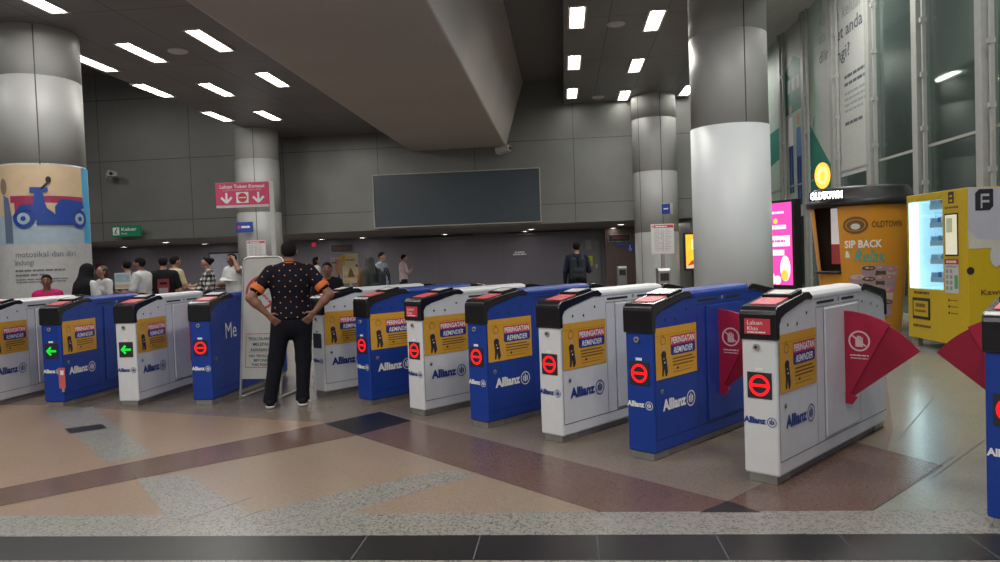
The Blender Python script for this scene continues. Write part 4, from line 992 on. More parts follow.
# slanted panel at the far left
q = DP(3, 262, 12.6)
t = thing('hanging_banner', 'white slanted banner with dark lettering cut off at the left edge', 'banner', (q.x, q.y, 0), R(8))
z1 = DP(0, 229, 12.6).z; z0_ = DP(0, 290, 12.6).z
b = MB(); b.prism([(-1.0, 0.0), (.14, 0), (.14, z1 - .28), (-.02, z1), (-1.0, z1 + .7)], -.02, .02, PGY); b.build('panel', t)
b = MB(); T = frame((-.4, -.024, z1 - .5), (1, -.0, .0), (0, 0, 1)); b.text('da', .27, .06, .14, PTX, T, w=.22); greek(b, .0, -.34, .48, .05, PTX, T); greek(b, .0, -.5, .4, .04, PTX, T); b.build('lettering', t)
# ------------------------------------------------------------------ trolley sign stand
SGN = mat('trolley sign grey', (.40, .40, .38), .45, noise=.03)
sa = Vector((-3.69, 8.02, 0)); sb2 = Vector((-3.205, 7.98, 0)); sd = (sb2 - sa).normalized(); SW = (sb2 - sa).length
t = thing('sign_stand', 'grey no trolleys sign board on a steel tube stand behind the man', 'sign stand', tuple(sa), math.atan2(sd.y, sd.x))
SHt = DP(262, 257, 8.3).z
lean = .22
def lp(x, z): return (x, -.0 + lean * z / SHt, z)
b = MB(); c = .06
b.tube([lp(0, .0), lp(0, SHt - c), lp(c * .3, SHt - c * .3), lp(c, SHt), lp(SW - c, SHt), lp(SW - c * .3, SHt - c * .3), lp(SW, SHt - c), lp(SW, 0)], .016, STEEL, 10)
b.build('frame', t)
for x in (0, SW): MB().tube([(x, -.02, .016), (x, .42, .016), (x + .0, .55, .016)], .016, STEEL, 8).build('foot_bar', t)
TT = frame(lp(0, 0), (1, 0, 0), (0, lean, SHt)); k = math.hypot(lean, SHt)
b = MB(); zb = .22; b.box((.014, zb, -.008), (SW - .014, k - .015, .008), SGN, TT); b.build('board', t)
b = MB(); T = TT @ Matrix.Translation((0, 0, .010)); cx, cy = SW * .52, k * .745; rg = mat('trolley ring red', (.34, .03, .05), .5)
cx -= .02; b.ring(cx, cy, .165, .195, rg, T, 0, 40); b.line(cx - .118, cy + .118, cx + .118, cy - .118, .028, rg, T, .001)
for P in (((-.09, .07), (-.05, .06), (-.02, -.06), (.09, -.05)), ((-.05, .06), (.09, .05), (.085, -.02), (-.03, -.03))):
    for i in range(3): b.line(cx + P[i][0], cy + P[i][1], cx + P[i + 1][0], cy + P[i + 1][1], .008, INKG, T, .0015)
b.disc(cx - .01, cy - .09, .016, INKG, T, .0015, 12); b.disc(cx + .08, cy - .09, .016, INKG, T, .0015, 12)
b.build('prohibition_symbol', t); b = MB()
x0, x1, y0, y1 = .055, SW - .05, k * .215, k * .455
for r in ((x0, y0, x1, y0 + .006), (x0, y1 - .006, x1, y1), (x0, y0, x0 + .006, y1), (x1 - .006, y0, x1, y1)): b.rect(*r, rg, T, 0)
for i, s in enumerate(('TROLI DILARANG', 'MELEPASI', 'KAWASAN INI')): b.text(s, (x0 + x1) / 2, y1 - .075 - i * .062, .034, INK, T, w=(x1 - x0) * .86 * (1, .62, .78)[i], al='c', bold=.02)
b.rect(x0 + .03, (y0 + y1) / 2 - .018, x1 - .03, (y0 + y1) / 2 - .014, rg, T)
for i, s in enumerate(('NO TROLLEYS', 'BEYOND', 'THIS POINT')): b.text(s, (x0 + x1) / 2, y1 - .265 - i * .05, .028, INK, T, w=(x1 - x0) * .76 * (1, .6, .8)[i], al='c', bold=.02)
b.build('notice_text', t)
# ------------------------------------------------------------------ people: one continuous surface per body, grown from a distance field
class Field:
    def __init__(s, h): s.h = h; s.p = []; s.cuts = []
    def cap(s, a, b, ra, rb, k=.03, sq=None): s.p.append(('c', np.array(a, float), np.array(b, float), ra, rb, k, sq)); return s
    def ell(s, c, r, k=.03, rot=None): s.p.append(('e', np.array(c, float), np.array(r, float), 0, 0, k, rot)); return s
    def cut(s, fn): s.cuts.append(fn); return s
    def mesh(s, name, m):
        h = s.h; los = []; his = []
        for p in s.p:
            if p[0] == 'c':
                r = max(p[3], p[4]) + p[5] + 2 * h; los.append(np.minimum(p[1], p[2]) - r); his.append(np.maximum(p[1], p[2]) + r)
            else:
                r = p[2].max() + p[5] + 2 * h; los.append(p[1] - r); his.append(p[1] + r)
        lo = np.min(los, 0); hi = np.max(his, 0); n = np.ceil((hi - lo) / h).astype(int) + 1
        F = np.full(n, 1.0, np.float32); ax = [lo[i] + h * np.arange(n[i]) for i in range(3)]
        for p, l, u in zip(s.p, los, his):
            i0 = np.maximum(((l - lo) / h).astype(int), 0); i1 = np.minimum(((u - lo) / h).astype(int) + 2, n)
            X = ax[0][i0[0]:i1[0], None, None]; Y = ax[1][None, i0[1]:i1[1], None]; Zz = ax[2][None, None, i0[2]:i1[2]]
            if p[0] == 'c':
                a, b, ra, rb, k, sq = p[1:]
                d = b - a; L2 = max(d @ d, 1e-12); sy = sq or 1.0
                t = np.clip(((X - a[0]) * d[0] + (Y - a[1]) * d[1] + (Zz - a[2]) * d[2]) / L2, 0, 1)
                D = np.sqrt((X - a[0] - t * d[0]) ** 2 + ((Y - a[1] - t * d[1]) / sy) ** 2 + (Zz - a[2] - t * d[2]) ** 2) - (ra + (rb - ra) * t)
                if sy < 1: D = D * (.5 + .5 * sy)
            else:
                c, r, _, _, k, rot = p[1:]
                dx, dy, dz = X - c[0], Y - c[1], Zz - c[2]
                q = np.sqrt((dx / r[0]) ** 2 + (dy / r[1]) ** 2 + (dz / r[2]) ** 2); D = (q - 1) * r.min()
            S = F[i0[0]:i1[0], i0[1]:i1[1], i0[2]:i1[2]]
            hh = np.clip(.5 + .5 * (S - D) / k, 0, 1)
            F[i0[0]:i1[0], i0[1]:i1[1], i0[2]:i1[2]] = S * (1 - hh) + D * hh - k * hh * (1 - hh)
        if s.cuts:
            X = ax[0][:, None, None]; Y = ax[1][None, :, None]; Zz = ax[2][None, None, :]
            for c in s.cuts: F = np.maximum(F, c(X, Y, Zz))
        V, Q = nets(F, lo, h)
        me = bpy.data.meshes.new(name); me.from_pydata(V.tolist(), [], Q.tolist()); me.materials.append(m)
        me.polygons.foreach_set('use_smooth', [True] * len(Q)); me.update(); return me
def nets(F, lo, h):
    F = np.where(np.abs(F) < 1e-7, 1e-7, F); neg = F < 0; nx, ny, nz = F.shape
    cs = np.zeros((nx - 1, ny - 1, nz - 1, 3)); cnt = np.zeros((nx - 1, ny - 1, nz - 1))
    cor = [(i, j, k) for i in (0, 1) for j in (0, 1) for k in (0, 1)]
    sl = lambda c: (slice(c[0], nx - 1 + c[0]), slice(c[1], ny - 1 + c[1]), slice(c[2], nz - 1 + c[2]))
    for a in cor:
        for d in range(3):
            if a[d]: continue
            b = list(a); b[d] = 1
            fa, fb = F[sl(a)], F[sl(b)]; x = (fa < 0) != (fb < 0)
            t = np.where(x, fa / np.where(x, fa - fb, 1), 0)
            for e in range(3): cs[..., e] += np.where(x, a[e] + (t if e == d else 0), 0)
            cnt += x
    act = cnt > 0; idx = np.full(act.shape, -1); idx[act] = np.arange(act.sum())
    I = np.argwhere(act); V = lo + h * (I + cs[act] / cnt[act][:, None])
    Q = []
    for d in range(3):
        e, f = [(1, 2), (2, 0), (0, 1)][d]
        A = [slice(None)] * 3; B = [slice(None)] * 3; A[d] = slice(0, -1); B[d] = slice(1, None)
        na, nb = neg[tuple(A)], neg[tuple(B)]; E = np.argwhere(na != nb)
        ok = (E[:, e] > 0) & (E[:, f] > 0) & (E[:, e] < F.shape[e] - 1) & (E[:, f] < F.shape[f] - 1); E = E[ok]
        if not len(E): continue
        q = []
        for de, df in ((-1, -1), (0, -1), (0, 0), (-1, 0)):
            c = E.copy(); c[:, e] += de; c[:, f] += df; q.append(idx[c[:, 0], c[:, 1], c[:, 2]])
        q = np.stack(q, 1); fl_ = ~na[E[:, 0], E[:, 1], E[:, 2]]; q[fl_] = q[fl_][:, ::-1]; Q.append(q)
    return V, np.concatenate(Q)
nrm = lambda v: np.array(v, float) / (np.linalg.norm(v) + 1e-9)
ARMS = {   # elbow, wrist for the +x arm (mirrored for the other), palm normal, finger curl; figure faces +Y, 1.75 m tall
    'down': ((.25, -.02, 1.13), (.26, .05, .88), (-1, 0, 0), .5),
    'hips': ((.375, -.10, 1.17), (.225, -.11, 1.00), (-.55, .8, -.1), .25),
    'hold': ((.25, .04, 1.14), (.15, .27, 1.15), (-.5, 0, .8), .7),
    'phone': ((.22, .08, 1.14), (.09, .25, 1.26), (-.4, -.6, .5), .9),
    'chest': ((.24, .06, 1.15), (.06, .20, 1.22), (0, -1, 0), .6),
    'head': ((.33, .16, 1.42), (.14, .10, 1.62), (-1, -.2, .2), .5),
    'seat': ((.22, .08, 1.15), (.14, .30, 1.02), (0, 0, -1), .3),
}
def person(label, pos, H, face, skin, shirt, trousers, hairc, arms=('down', 'down'), build=1.0, hair='short', sleeve=.75, long_sleeve=False, h=.012, collar=None, shoes=None, legs=None, tilt=0., hem=.88, group=None, soles=None, look=0., female=False):
    """pos: ground point; face: heading in degrees (0 looks along +Y, 90 along -X)"""
    t = thing('person', label, 'person', pos, R(face), group)
    k = H / 1.75; h = h / k; S = Matrix.Scale(k, 4)
    bw = build * (.93 if female else 1.0)
    sx = .175 * bw
    hd = np.array([0, .025 + .03 * tilt, 1.635 - .01 * abs(tilt)])
    cr, sr = math.cos(R(look)), math.sin(R(look))
    def hp(x, y, z):
        x, y = x * cr - y * sr, x * sr + y * cr; return hd + np.array([x, y - z * math.sin(tilt * .4) * -1 * 0, z]) + np.array([0, 0, -y * tilt * .35])
    leg = legs or [((.095, 0, .93), (.10, .02, .50), (.105, -.02, .09)), ((-.095, 0, .93), (-.10, .02, .50), (-.105, -.02, .09))]
    arm = []
    for sg, nm in ((1, arms[0]), (-1, arms[1])):
        e, w, pn, cu = ARMS[nm]; m = np.array([sg, 1, 1.])
        e = np.array(e) * m; w = np.array(w) * m
        e[0] += sg * (sx - .175); w[0] += sg * (sx - .175) * .8
        arm.append((np.array([sg * sx, -.005, 1.425]), e, w, nrm(np.array(pn) * m), cu, sg))
    def torso(f, g):
        f.cap((0, 0, .96), (0, .0, 1.08), .155 * bw + g, .140 * bw + g, .05, .68); f.cap((0, 0, 1.08), (0, -.005, 1.30), .140 * bw + g, .165 * bw + g, .06, .66)
        f.cap((-sx * .72, -.008, 1.405), (sx * .72, -.008, 1.405), .075 + g, .075 + g, .06, .9); f.cap((0, -.01, 1.28), (0, -.01, 1.40), .15 * bw + g, .10 * bw + g, .06, .62)
        if female:
            for q in (-1, 1): f.ell((q * .075, .085, 1.27), (.07 + g, .06 + g, .07 + g), .04)
    # ---- body
    f = Field(h); torso(f, 0)
    f.cap((0, -.012, 1.43), (0, .012, 1.54), .058, .054, .03)
    f.ell(hp(0, 0, .02), (.076, .095, .095), .02); f.cap(hp(0, .022, -.03), hp(0, .035, -.075), .056, .036, .04)
    f.cap(hp(0, .092, .0), hp(0, .108, -.022), .010, .014, .015)                                # nose
    f.cap(hp(-.02, .085, -.058), hp(.02, .085, -.058), .011, .011, .012)                        # lips
    for q in (-1, 1):
        f.ell(hp(q * .078, -.005, -.003), (.012, .022, .032), .01)                              # ears
        f.cap(hp(q * .018, .086, .028), hp(q * .05, .074, .028), .010, .009, .012)              # brow ridge
    for (a, e, w, pn, cu, sg) in arm:
        f.cap(a, e, .052 * bw, .042 * bw, .04); f.cap(e, e + (w - e) * .35, .043 * bw, .042 * bw, .02); f.cap(e + (w - e) * .35, w, .042 * bw, .028, .02)
        d = nrm(w - e); 
        if abs(d @ pn) > .9: pn = nrm(np.cross(d, (0, 1, 0)))
        pn = nrm(pn - d * (pn @ d)); sd_ = np.cross(d, pn) * sg
        P0 = w + d * .015; 
        for o in (-.022, 0, .022): f.cap(P0 + sd_ * o * .6, P0 + d * .075 + sd_ * o, .017, .0155, .012)
        for o, L in ((-.031, .072), (-.0105, .082), (.0105, .078), (.031, .060)):
            b0 = P0 + d * .078 + sd_ * o; d1 = nrm(d + pn * cu * .7 + sd_ * o * 3); b1 = b0 + d1 * L * .5; d2 = nrm(d1 + pn * cu); b2 = b1 + d2 * L * .5
            f.cap(b0, b1, .0095, .009, .005); f.cap(b1, b2, .009, .0078, .004)
        th0 = P0 + d * .018 - sd_ * .026; th1 = th0 + nrm(d * .6 - sd_ * .8 + pn * .3) * .042; th2 = th1 + nrm(d * .9 - sd_ * .2 + pn * .4) * .034
        f.cap(th0, th1, .014, .012, .008); f.cap(th1, th2, .011, .0095, .004)
    for hp_, kn, an in leg:
        hp_, kn, an = map(np.array, (hp_, kn, an))
        f.cap(hp_, kn, .085 * bw, .055 * bw, .04); f.cap(kn, kn + (an - kn) * .3, .053 * bw, .055 * bw, .02); f.cap(kn + (an - kn) * .3, an, .055 * bw, .036, .02)
        f.cap(an + np.array([0, -.03, -.035]), an + np.array([0, .13, -.05]), .036, .028, .03)
    o = link('body', f.mesh('body', skin), t); o.scale = (k,) * 3
    # ---- face details
    b = MB()
    for q in (-1, 1):
        b.ball(tuple(hp(q * .032, .083, .006)), (.013, .009, .008), mat('eye white', (.55, .52, .5), .3), 10); b.ball(tuple(hp(q * .032, .0915, .006)), (.006, .003, .0065), INK, 8)
    o = b.build('eyes', t); o.scale = (k,) * 3
    b = MB(); b.tube([tuple(hp(x, .096 - x * x * 9, -.057)) for x in (-.022, -.01, .01, .022)], .0042, mat('lips', (.22, .07, .06), .5), 6); o = b.build('mouth', t); o.scale = (k,) * 3
    b = MB()
    for q in (-1, 1): b.tube([tuple(hp(q * x, .094 - x * x * 4, .032 + .004 * (x < .04))) for x in (.016, .034, .052)], .0045, hairc, 6)
    o = b.build('eyebrows', t); o.scale = (k,) * 3
    # ---- shirt
    g = .020; f = Field(h); torso(f, g); f.cap((0, 0, hem - .05), (0, 0, 1.0), .175 * bw + .012, .160 * bw + g, .04, .66)
    for (a, e, w, pn, cu, sg) in arm:
        if long_sleeve: f.cap(a, e, .066 * bw, .055, .03); f.cap(e, e + (w - e) * .93, .055, .040, .02)
        else: f.cap(a, a + (e - a) * sleeve, .067 * bw, .064 * bw, .035)
    f.cut(lambda X, Y, Zz: hem - Zz + 0 * X + 0 * Y); f.cut(lambda X, Y, Zz: .066 - np.sqrt(X ** 2 + (Y - .005) ** 2 + (np.minimum(Zz - 1.49, 0) * 1.0) ** 2))
    o = link('shirt', f.mesh('shirt', shirt), t); o.scale = (k,) * 3
    if collar:
        b = MB(); prof = [(.070, 1.47), (.074, 1.525), (.066, 1.528), (.062, 1.47)]
        T = Matrix.Translation((0, -.002, 0)) @ Matrix.Rotation(R(-9), 4, 'X') @ Matrix.Translation((0, .23, 0))
        V0 = len(b.V); b.lathe(prof, collar[0], 28); b.V[V0:] = [tuple(Matrix.Translation((0, .012, 0)) @ Vector((v[0] * 1.12, v[1] * 1.02, v[2] - v[1] * .18))) for v in b.V[V0:]]
        V1 = len(b.V); b.lathe([(.073, 1.495), (.0775, 1.503), (.0765, 1.516)], collar[1], 28); b.V[V1:] = [tuple(Matrix.Translation((0, .012, 0)) @ Vector((v[0] * 1.13, v[1] * 1.03, v[2] - v[1] * .18))) for v in b.V[V1:]]
        o = b.build('collar', t); o.scale = (k,) * 3
        for (a, e, w, pn, cu, sg) in arm:
            a1 = a + (e - a) * (sleeve + .015); a2 = a + (e - a) * (sleeve - .30)
            f = Field(h); f.cap(a2, a1, .0685 * bw, .0665 * bw, .005); d = nrm(e - a); q0 = a + (e - a) * (sleeve - .12); f.cut(lambda X, Y, Zz: (q0 @ d) - (X * d[0] + Y * d[1] + Zz * d[2])); q1 = a + (e - a) * (sleeve + .08)
            f.cut(lambda X, Y, Zz: -(q1 @ d) + (X * d[0] + Y * d[1] + Zz * d[2]))
            o = link('cuff', f.mesh('cuff', collar[1]), t); o.scale = (k,) * 3
    # ---- trousers
    f = Field(h); f.cap((0, 0, .90), (0, .0, 1.0), .160 * bw + .010, .15 * bw + .008, .05, .70)
    for hp_, kn, an in leg:
        hp_, kn, an = map(np.array, (hp_, kn, an)); f.cap(hp_, kn, .100 * bw, .073 * bw, .04); f.cap(kn, an, .073 * bw, .058 * bw, .03); f.cap(an, an + np.array([0, 0, -.04]), .058 * bw, .062 * bw, .03)
    f.cut(lambda X, Y, Zz: Zz - 1.01 + 0 * X + 0 * Y); f.cut(lambda X, Y, Zz: .055 - Zz + 0 * X + 0 * Y)
    o = link('trousers', f.mesh('trousers', trousers), t); o.scale = (k,) * 3
    # ---- shoes
    for hp_, kn, an in leg:
        an = np.array(an); f = Field(min(h, .010)); f.cap(an + np.array([0, -.045, -.035]), an + np.array([0, .14, -.045]), .047, .040, .02); f.cap(an + np.array([0, -.02, -.02]), an + np.array([0, .0, .0]), .046, .046, .02); zb = an[2] - .09
        f.cut(lambda X, Y, Zz: zb + .018 - Zz + 0 * X + 0 * Y)
        o = link('shoe', f.mesh('shoe', shoes or INK), t); o.scale = (k,) * 3
        f = Field(min(h, .010)); f.cap(an + np.array([0, -.045, -.055]), an + np.array([0, .145, -.055]), .050, .044, .02); f.cut(lambda X, Y, Zz: zb + .003 - Zz + 0 * X + 0 * Y); f.cut(lambda X, Y, Zz: Zz - zb - .030 + 0 * X + 0 * Y)
        link('sole', f.mesh('sole', soles or INK), o)
    # ---- hair
    f = Field(h); f.ell(hp(0, -.006, .028), (.083, .099, .098), .02)
    if hair == 'short':
        f.cut(lambda X, Y, Zz: (hd[2] + .045 + 0 * X) - Zz + np.minimum((Y - hd[1] + X * sr / max(cr, .2) * 0) * .9, .02) * 1.0 * cr + X * .9 * sr)
    elif hair == 'cap':
        f.cut(lambda X, Y, Zz: (hd[2] - .01 + 0 * X) - Zz + np.minimum((Y - hd[1]) * .95, .082))
    elif hair == 'bob':
        f.cap(hp(0, -.04, .03), hp(0, -.05, -.10), .078, .07, .03); f.cut(lambda X, Y, Zz: np.minimum((hd[2] + .03 + 0 * X) - Zz + (Y - hd[1]) * 1.6, (Y - hd[1]) - .03 + 0 * Zz))
    elif hair == 'bun':
        f.ell(hp(0, -.10, .05), (.045, .045, .045), .02); f.cut(lambda X, Y, Zz: (hd[2] + .03 + 0 * X) - Zz + np.minimum((Y - hd[1]) * 1.2, .04))
    elif hair == 'veil':
        f.cap(hp(0, -.02, .02), (0, -.04, 1.38), .092, .15, .05); f.cap((-.08, -.04, 1.40), (-.10, -.08, 1.12), .12, .13, .05); f.cap((.08, -.04, 1.40), (.05, -.08, 1.15), .12, .10, .05)
        f.cut(lambda X, Y, Zz: (.068 - np.sqrt(X ** 2 + ((Zz - hd[2]) * .8) ** 2) - (Y < hd[1]) * 1.0).clip(-1, 1) + 0 * Y)
    elif hair == 'long':
        f.cap(hp(0, -.035, .03), (0, -.08, 1.30), .08, .085, .03); f.cut(lambda X, Y, Zz: np.minimum((hd[2] + .035 + 0 * X) - Zz + (Y - hd[1]) * 1.5, (Y - hd[1]) - .02 + 0 * Zz))
    o = link('veil' if hair == 'veil' else 'hair', f.mesh('hair', hairc), t); o.scale = (k,) * 3
    return t, k
SK1 = mat('skin brown', (.20, .095, .06), .55, noise=.05); SK2 = mat('skin tan', (.36, .20, .135), .55, noise=.05); SK3 = mat('skin deep', (.13, .065, .045), .55, noise=.05)
HB = mat('hair black', (.010, .008, .008), .85, spec=.15); HBR = mat('hair red brown', (.035, .012, .010), .6)
cl_ = lambda n, c: mat('cloth ' + n, c, .9, noise=.12, nscale=14, spec=.15)
DEN = cl_('dark jeans', (.008, .009, .014)); BLKC = cl_('black', (.012, .012, .014)); WHC = cl_('white', (.52, .53, .54)); GRC = cl_('grey', (.09, .10, .10)); CRC = cl_('cream', (.48, .38, .25)); PNK = cl_('pink', (.48, .02, .12)); NVC = cl_('navy', (.02, .025, .05)); LBC = cl_('light blue', (.28, .36, .45)); BRC = cl_('brown', (.17, .09, .035)); PLD = plaid_mat('cloth plaid'); LPK = cl_('pale pink', (.50, .38, .42)); BAGC = cl_('bag dark', (.035, .042, .05))
POLO = dots_mat('polo dotted', (.006, .006, .012), (.60, .22, .09), 9.0, .085); ORC = cl_('orange', (.62, .16, .05))
SOLEW = mat('white sole', (.62, .62, .60), .5)
def at(px, py, dep):
    p = DP(px, py, dep); return (p.x, p.y, 0)
def heading(px, dep, ang=0.):         # ang 0: back to the camera, 180: towards it, 90: facing left in the photo
    p = DP(px, 250, dep); return math.degrees(math.atan2(-p.x, p.y)) + ang
# man in the foreground, hands on hips, back to us
mp = G(296.5, 405)
man, mk = person('man seen from behind in black polo with orange dots, hands on hips', (mp.x + .0, mp.y - .02, 0), 1.74, heading(286, 8, -3), SK1, POLO, DEN, HB, arms=('hips', 'hips'), build=1.13, sleeve=.66, h=.008, collar=(BLKC, ORC), shoes=BLKC, soles=SOLEW, hair='cap', look=-4, hem=.93,
       legs=[((.10, 0, .93), (.10, .02, .50), (.075, -.02, .09)), ((-.10, 0, .93), (-.18, .02, .50), (-.255, -.02, .09))])
b = MB()
for s in (-1, 1): b.shape([(s * .16, .885), (s * .05, .885), (s * .05, .78), (s * .105, .75), (s * .16, .78)][::s], NVC, frame((0, -.138, 0), (1, 0, 0), (0, 0, 1)), 0)
# people beyond the gates
def prs(label, px, dep, H, ang, **kw): 
    g0 = at(px, 265, dep); return person(label, g0, H, heading(px, dep, ang), **kw)
prs('man in black shirt facing us behind the gates, right of the dotted polo man', 327, 10.4, 1.50, 176, skin=SK1, shirt=BLKC, trousers=BLKC, hairc=HB, hair='cap', look=0)
prs('woman in bright pink top sitting height before the big left pillar', 46, 10.40, 1.47, 170, skin=SK1, shirt=PNK, trousers=BLKC, hairc=HB, hair='cap', female=True, sleeve=.5)
v, vk = prs('woman in long black head veil and white blouse with dark shoulder strap', 86, 10.55, 1.60, -60, skin=SK2, shirt=WHC, trousers=BLKC, hairc=BLKC, hair='veil', long_sleeve=True, female=True, arms=('hold', 'down'))
def strap(t, k, m, flip=1, bag=None):
    b = MB(); b.tube([(flip * .13 * k, .0, 1.455 * k), (flip * .05 * k, .135 * k, 1.30 * k), (-flip * .10 * k, .135 * k, 1.10 * k), (-flip * .20 * k, .03 * k, .97 * k), (-flip * .12 * k, -.13 * k, 1.10 * k), (flip * .03 * k, -.14 * k, 1.30 * k), (flip * .13 * k, .0, 1.455 * k)], .016, m, 6); return b.build('strap', t)
def backpack(p, head, k, m, label, up=0.):
    t = thing('backpack', label, 'backpack', (p[0], p[1], 0), R(head))
    f = Field(.012); f.cap((-.09, -.21, 1.02), (-.09, -.20, 1.36), .085, .075, .05); f.cap((.09, -.21, 1.02), (.09, -.20, 1.36), .085, .075, .05); f.cap((-.06, -.27, 1.04), (.06, -.27, 1.04), .055, .055, .04); f.cap((-.06, -.27, 1.14), (.06, -.27, 1.14), .055, .055, .04)
    f.cut(lambda X, Y, Zz: Y + .135 + 0 * X + 0 * Zz)
    o = link('bag', f.mesh('bag', m), t); o.scale = (k,) * 3
    for s in (-1, 1):
        b = MB(); b.tube([(s * .10 * k, -.14 * k, 1.40 * k), (s * .115 * k, -.05 * k, 1.50 * k), (s * .12 * k, .05 * k, 1.48 * k), (s * .13 * k, .14 * k, 1.34 * k), (s * .15 * k, .10 * k, 1.15 * k), (s * .17 * k, -.10 * k, 1.06 * k)], .018, m, 6); b.build('strap', t)
    MB().tube([(-.04 * k, -.16 * k, 1.42 * k), (0, -.16 * k, 1.47 * k), (.04 * k, -.16 * k, 1.42 * k)], .010, m, 6).build('handle', t)
    return t
strap(v, vk, BLKC)
v, vk = prs('red haired woman in white top with dark strap, behind the veiled woman', 103, 13.0, 1.58, 120, skin=SK2, shirt=WHC, trousers=BLKC, hairc=HBR, hair='bob', female=True, arms=('hold', 'hold'))
strap(v, vk, BLKC, -1)
prs('man in grey shirt with his back to us holding a pale printed board', 127, 13.9, 1.68, 8, skin=SK2, shirt=GRC, trousers=BLKC, hairc=HB, hair='cap', arms=('chest', 'chest'))
# the pale board he carries
q = at(123, 282, 12.85)
t = thing('display_board', 'pale blue printed board carried beside the man in grey shirt', 'board', (q[0], q[1], 0), R(12))
zc = DP(123, 282, 12.85).z; b = MB(); b.box((-.13, -.012, zc - .12), (.13, .012, zc + .16), PAPER); b.build('panel', t)
T = frame((-.12, -.014, zc - .10), (1, 0, 0), (0, 0, 1)); b = MB(); b.rect(0, .10, .24, .24, mat('pale print', (.32, .46, .52), .5), T); b.rect(0, 0, .24, .06, mat('print sand', (.55, .42, .3), .5), T); b.rect(.19, .16, .225, .2, INKG, T, .001); greek(b, .03, .2, .14, .012, INKG, T, .001); b.build('print', t)
v, vk = prs('man in white T-shirt with dark back print facing left', 141, 12.4, 1.70, 62, skin=SK1, shirt=WHC, trousers=DEN, hairc=HB, hair='cap', arms=('hold', 'hold'), build=1.08)
b = MB(); T = frame((-.06, -.124 * vk, 1.24 * vk), (1, 0, 0), (0, 0, 1)); greek(b, .0, .05, .12, .06, NAVY, T); greek(b, .0, .0, .12, .02, INKG, T); b.build('shirt_print', v)
v, vk = prs('man in black T-shirt with faded red back print, back to us', 163, 13.2, 1.71, -4, skin=SK2, shirt=BLKC, trousers=BLKC, hairc=HB, hair='cap', build=1.05)
b = MB(); T = frame((-.10, -.140 * vk, 1.08 * vk), (1, 0, 0), (0, 0, 1)); b.shape([(.0, .10), (.02, .0), (.18, .0), (.2, .10), (.19, .26), (.01, .26)], mat('shirt red', (.22, .03, .04), .8), T); b.rect(.03, .0, .17, .10, mat('shirt grey', (.3, .28, .28), .8), T, .001); b.rect(.04, .16, .16, .2, BLKC, T, .001); b.build('shirt_print', v)
prs('man in cream shirt facing right beside the man in black', 174, 14.0, 1.73, -55, skin=SK2, shirt=CRC, trousers=BLKC, hairc=HB, hair='cap', arms=('hold', 'hold'))
prs('woman with hair bun in black and white plaid shirt facing left', 208, 13.6, 1.68, 78, skin=SK2, shirt=PLD, trousers=BLKC, hairc=HB, hair='bun', female=True, long_sleeve=True, arms=('hold', 'down'), hem=.80)
prs('man in white shirt and blue trousers reading a paper, hand at his head', 233.5, 14.2, 1.74, 128, skin=SK1, shirt=WHC, trousers=NVC, hairc=HB, hair='cap', arms=('hold', 'head'), build=1.12, tilt=.4)
q = DP(228, 280, 14.0)
t = thing('paper_sheet', 'white paper sheet in the hand of the man in white shirt', 'paper', tuple(q), R(20)); b = MB(); b.add([(-.16, 0, .0), (.14, 0, -.02), (.16, .22, .03), (-.14, .22, .05)], [(0, 1, 2, 3)], PAPER); b.build('sheet', t)
prs('dark haired person far behind, left of the lilac poster', 347 - 24, 19.0, 1.62, 90, skin=SK2, shirt=GRC, trousers=BLKC, hairc=HB, hair='cap') if False else None
prs('far person in white shirt half hidden behind the man facing us', 316, 20.5, 1.66, -70, skin=SK2, shirt=WHC, trousers=BLKC, hairc=HB, hair='bob', h=.014)
g0 = at(370, 268, 14.4)
v, vk = person('person in brown jacket and dark grey hood seen from behind', g0, 1.58, heading(370, 14.4, 14), SK3, BRC, BLKC, mat('cloth hood', (.05, .048, .045), .85), hair='veil', long_sleeve=True, build=1.05)
q = at(381, 268, 14.15); backpack(q, heading(378, 14.4, -20), vk, BAGC, 'dark backpack slung on the person in brown jacket')
v, vk = prs('man in light blue shirt with dark shoulder strap facing right', 381.5, 18.0, 1.70, -120, skin=SK2, shirt=LBC, trousers=NVC, hairc=HB, hair='cap', long_sleeve=True, h=.014)
strap(v, vk, BLKC)
prs('man in pale pink shirt looking at his phone by the far wall', 403, 22.5, 1.66, -75, skin=SK2, shirt=LPK, trousers=NVC, hairc=HB, hair='cap', arms=('phone', 'phone'), tilt=.5, h=.014)
g0 = at(577, 265, 15.6); hd_ = heading(577, 15.6, 4)
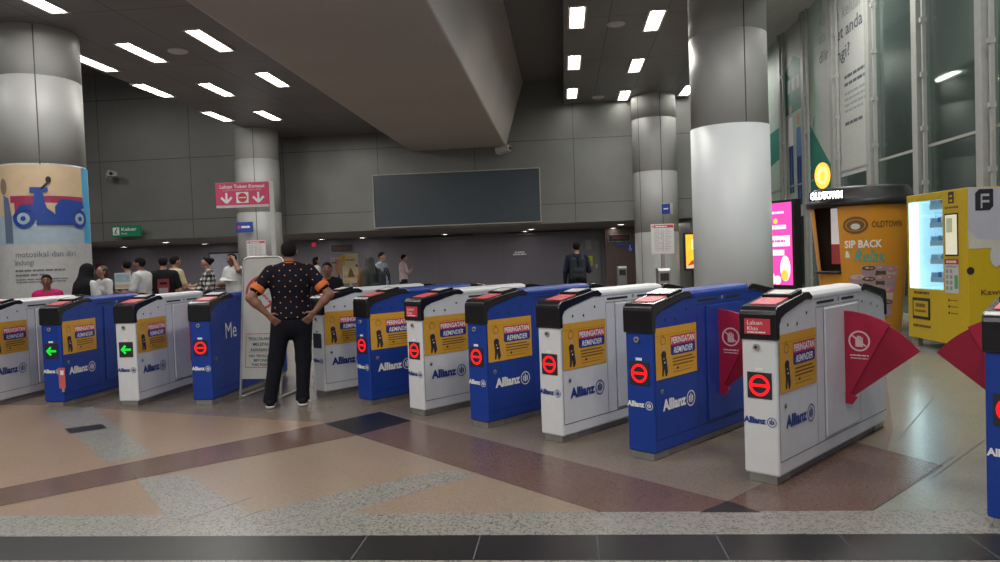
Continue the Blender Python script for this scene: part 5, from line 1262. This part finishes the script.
v, vk = person('man in dark jacket seen from behind in front of the grey back door', g0, 1.74, hd_, SK2, NVC, BLKC, HB, hair='cap', long_sleeve=True, arms=('hold', 'down'))
backpack(g0, hd_, vk, BAGC, 'dark blue grey backpack on the man before the grey back door')
# ------------------------------------------------------------------ light
def area(name, loc, sx, sy, e, col=(1, .97, .92), rot=(0, 0, 0)):
    l = bpy.data.lights.new(name, 'AREA'); l.shape = 'RECTANGLE'; l.size = sx; l.size_y = sy; l.energy = e; l.color = col
    o = bpy.data.objects.new(name, l); COL.objects.link(o); o.location = loc; o.rotation_euler = rot; return o
# added fill lights standing in for unseen ceiling lamps, behind and above the viewer
for x in (-6.5, -2.8, 1.8):
    for y in (-4.0, 0.5, 4.5): area('ceiling_fill', (x, y, 4.45 if x == -2.8 else 5.0), .8, 1.6, 95)
for x in (-6.5, 1.6):
    for y in (9, 13, 17): area('ceiling_fill', (x, y, 5.0), .5, 1.2, 60)
for x in (-15, -11):
    for y in (8, 14): area('ceiling_fill', (x, y, 6.8), .8, 1.6, 120)
area('high_lamp', (5.0, 8, 7.4), 1.2, 3.0, 190); area('high_lamp', (5.0, 15, 7.4), 1.2, 3.0, 190); area('high_lamp', (5.0, 26, 7.4), 1.2, 3.0, 190)
area('recess_lamp', (-9, 23.5, 2.3), 5, 1.6, 120); area('recess_lamp', (-2, 23.5, 2.3), 5, 1.6, 70); area('recess_lamp', (-14.5, 23.5, 2.3), 5, 1.6, 110); area('recess_lamp', (2, 23.5, 2.3), 3, 1.6, 30)
for y in (8, 15, 24): area('outside_fill', (XG + 1.4, y, 9.5), 1.0, 4.0, 260, (.9, 1, .97))  # added fill that brightens the wall outside the glass
w = bpy.data.worlds.new('world'); sc.world = w; w.use_nodes = True
w.node_tree.nodes['Background'].inputs[0].default_value = (.55, .60, .62, 1); w.node_tree.nodes['Background'].inputs[1].default_value = .35
sc.view_settings.view_transform = 'Standard'; sc.view_settings.look = 'None'; sc.view_settings.exposure = 0.0; sc.view_settings.gamma = 1.0
for o in list(bpy.data.objects):
    if o.type == 'EMPTY' and not o.children: print('EMPTY', o.name)
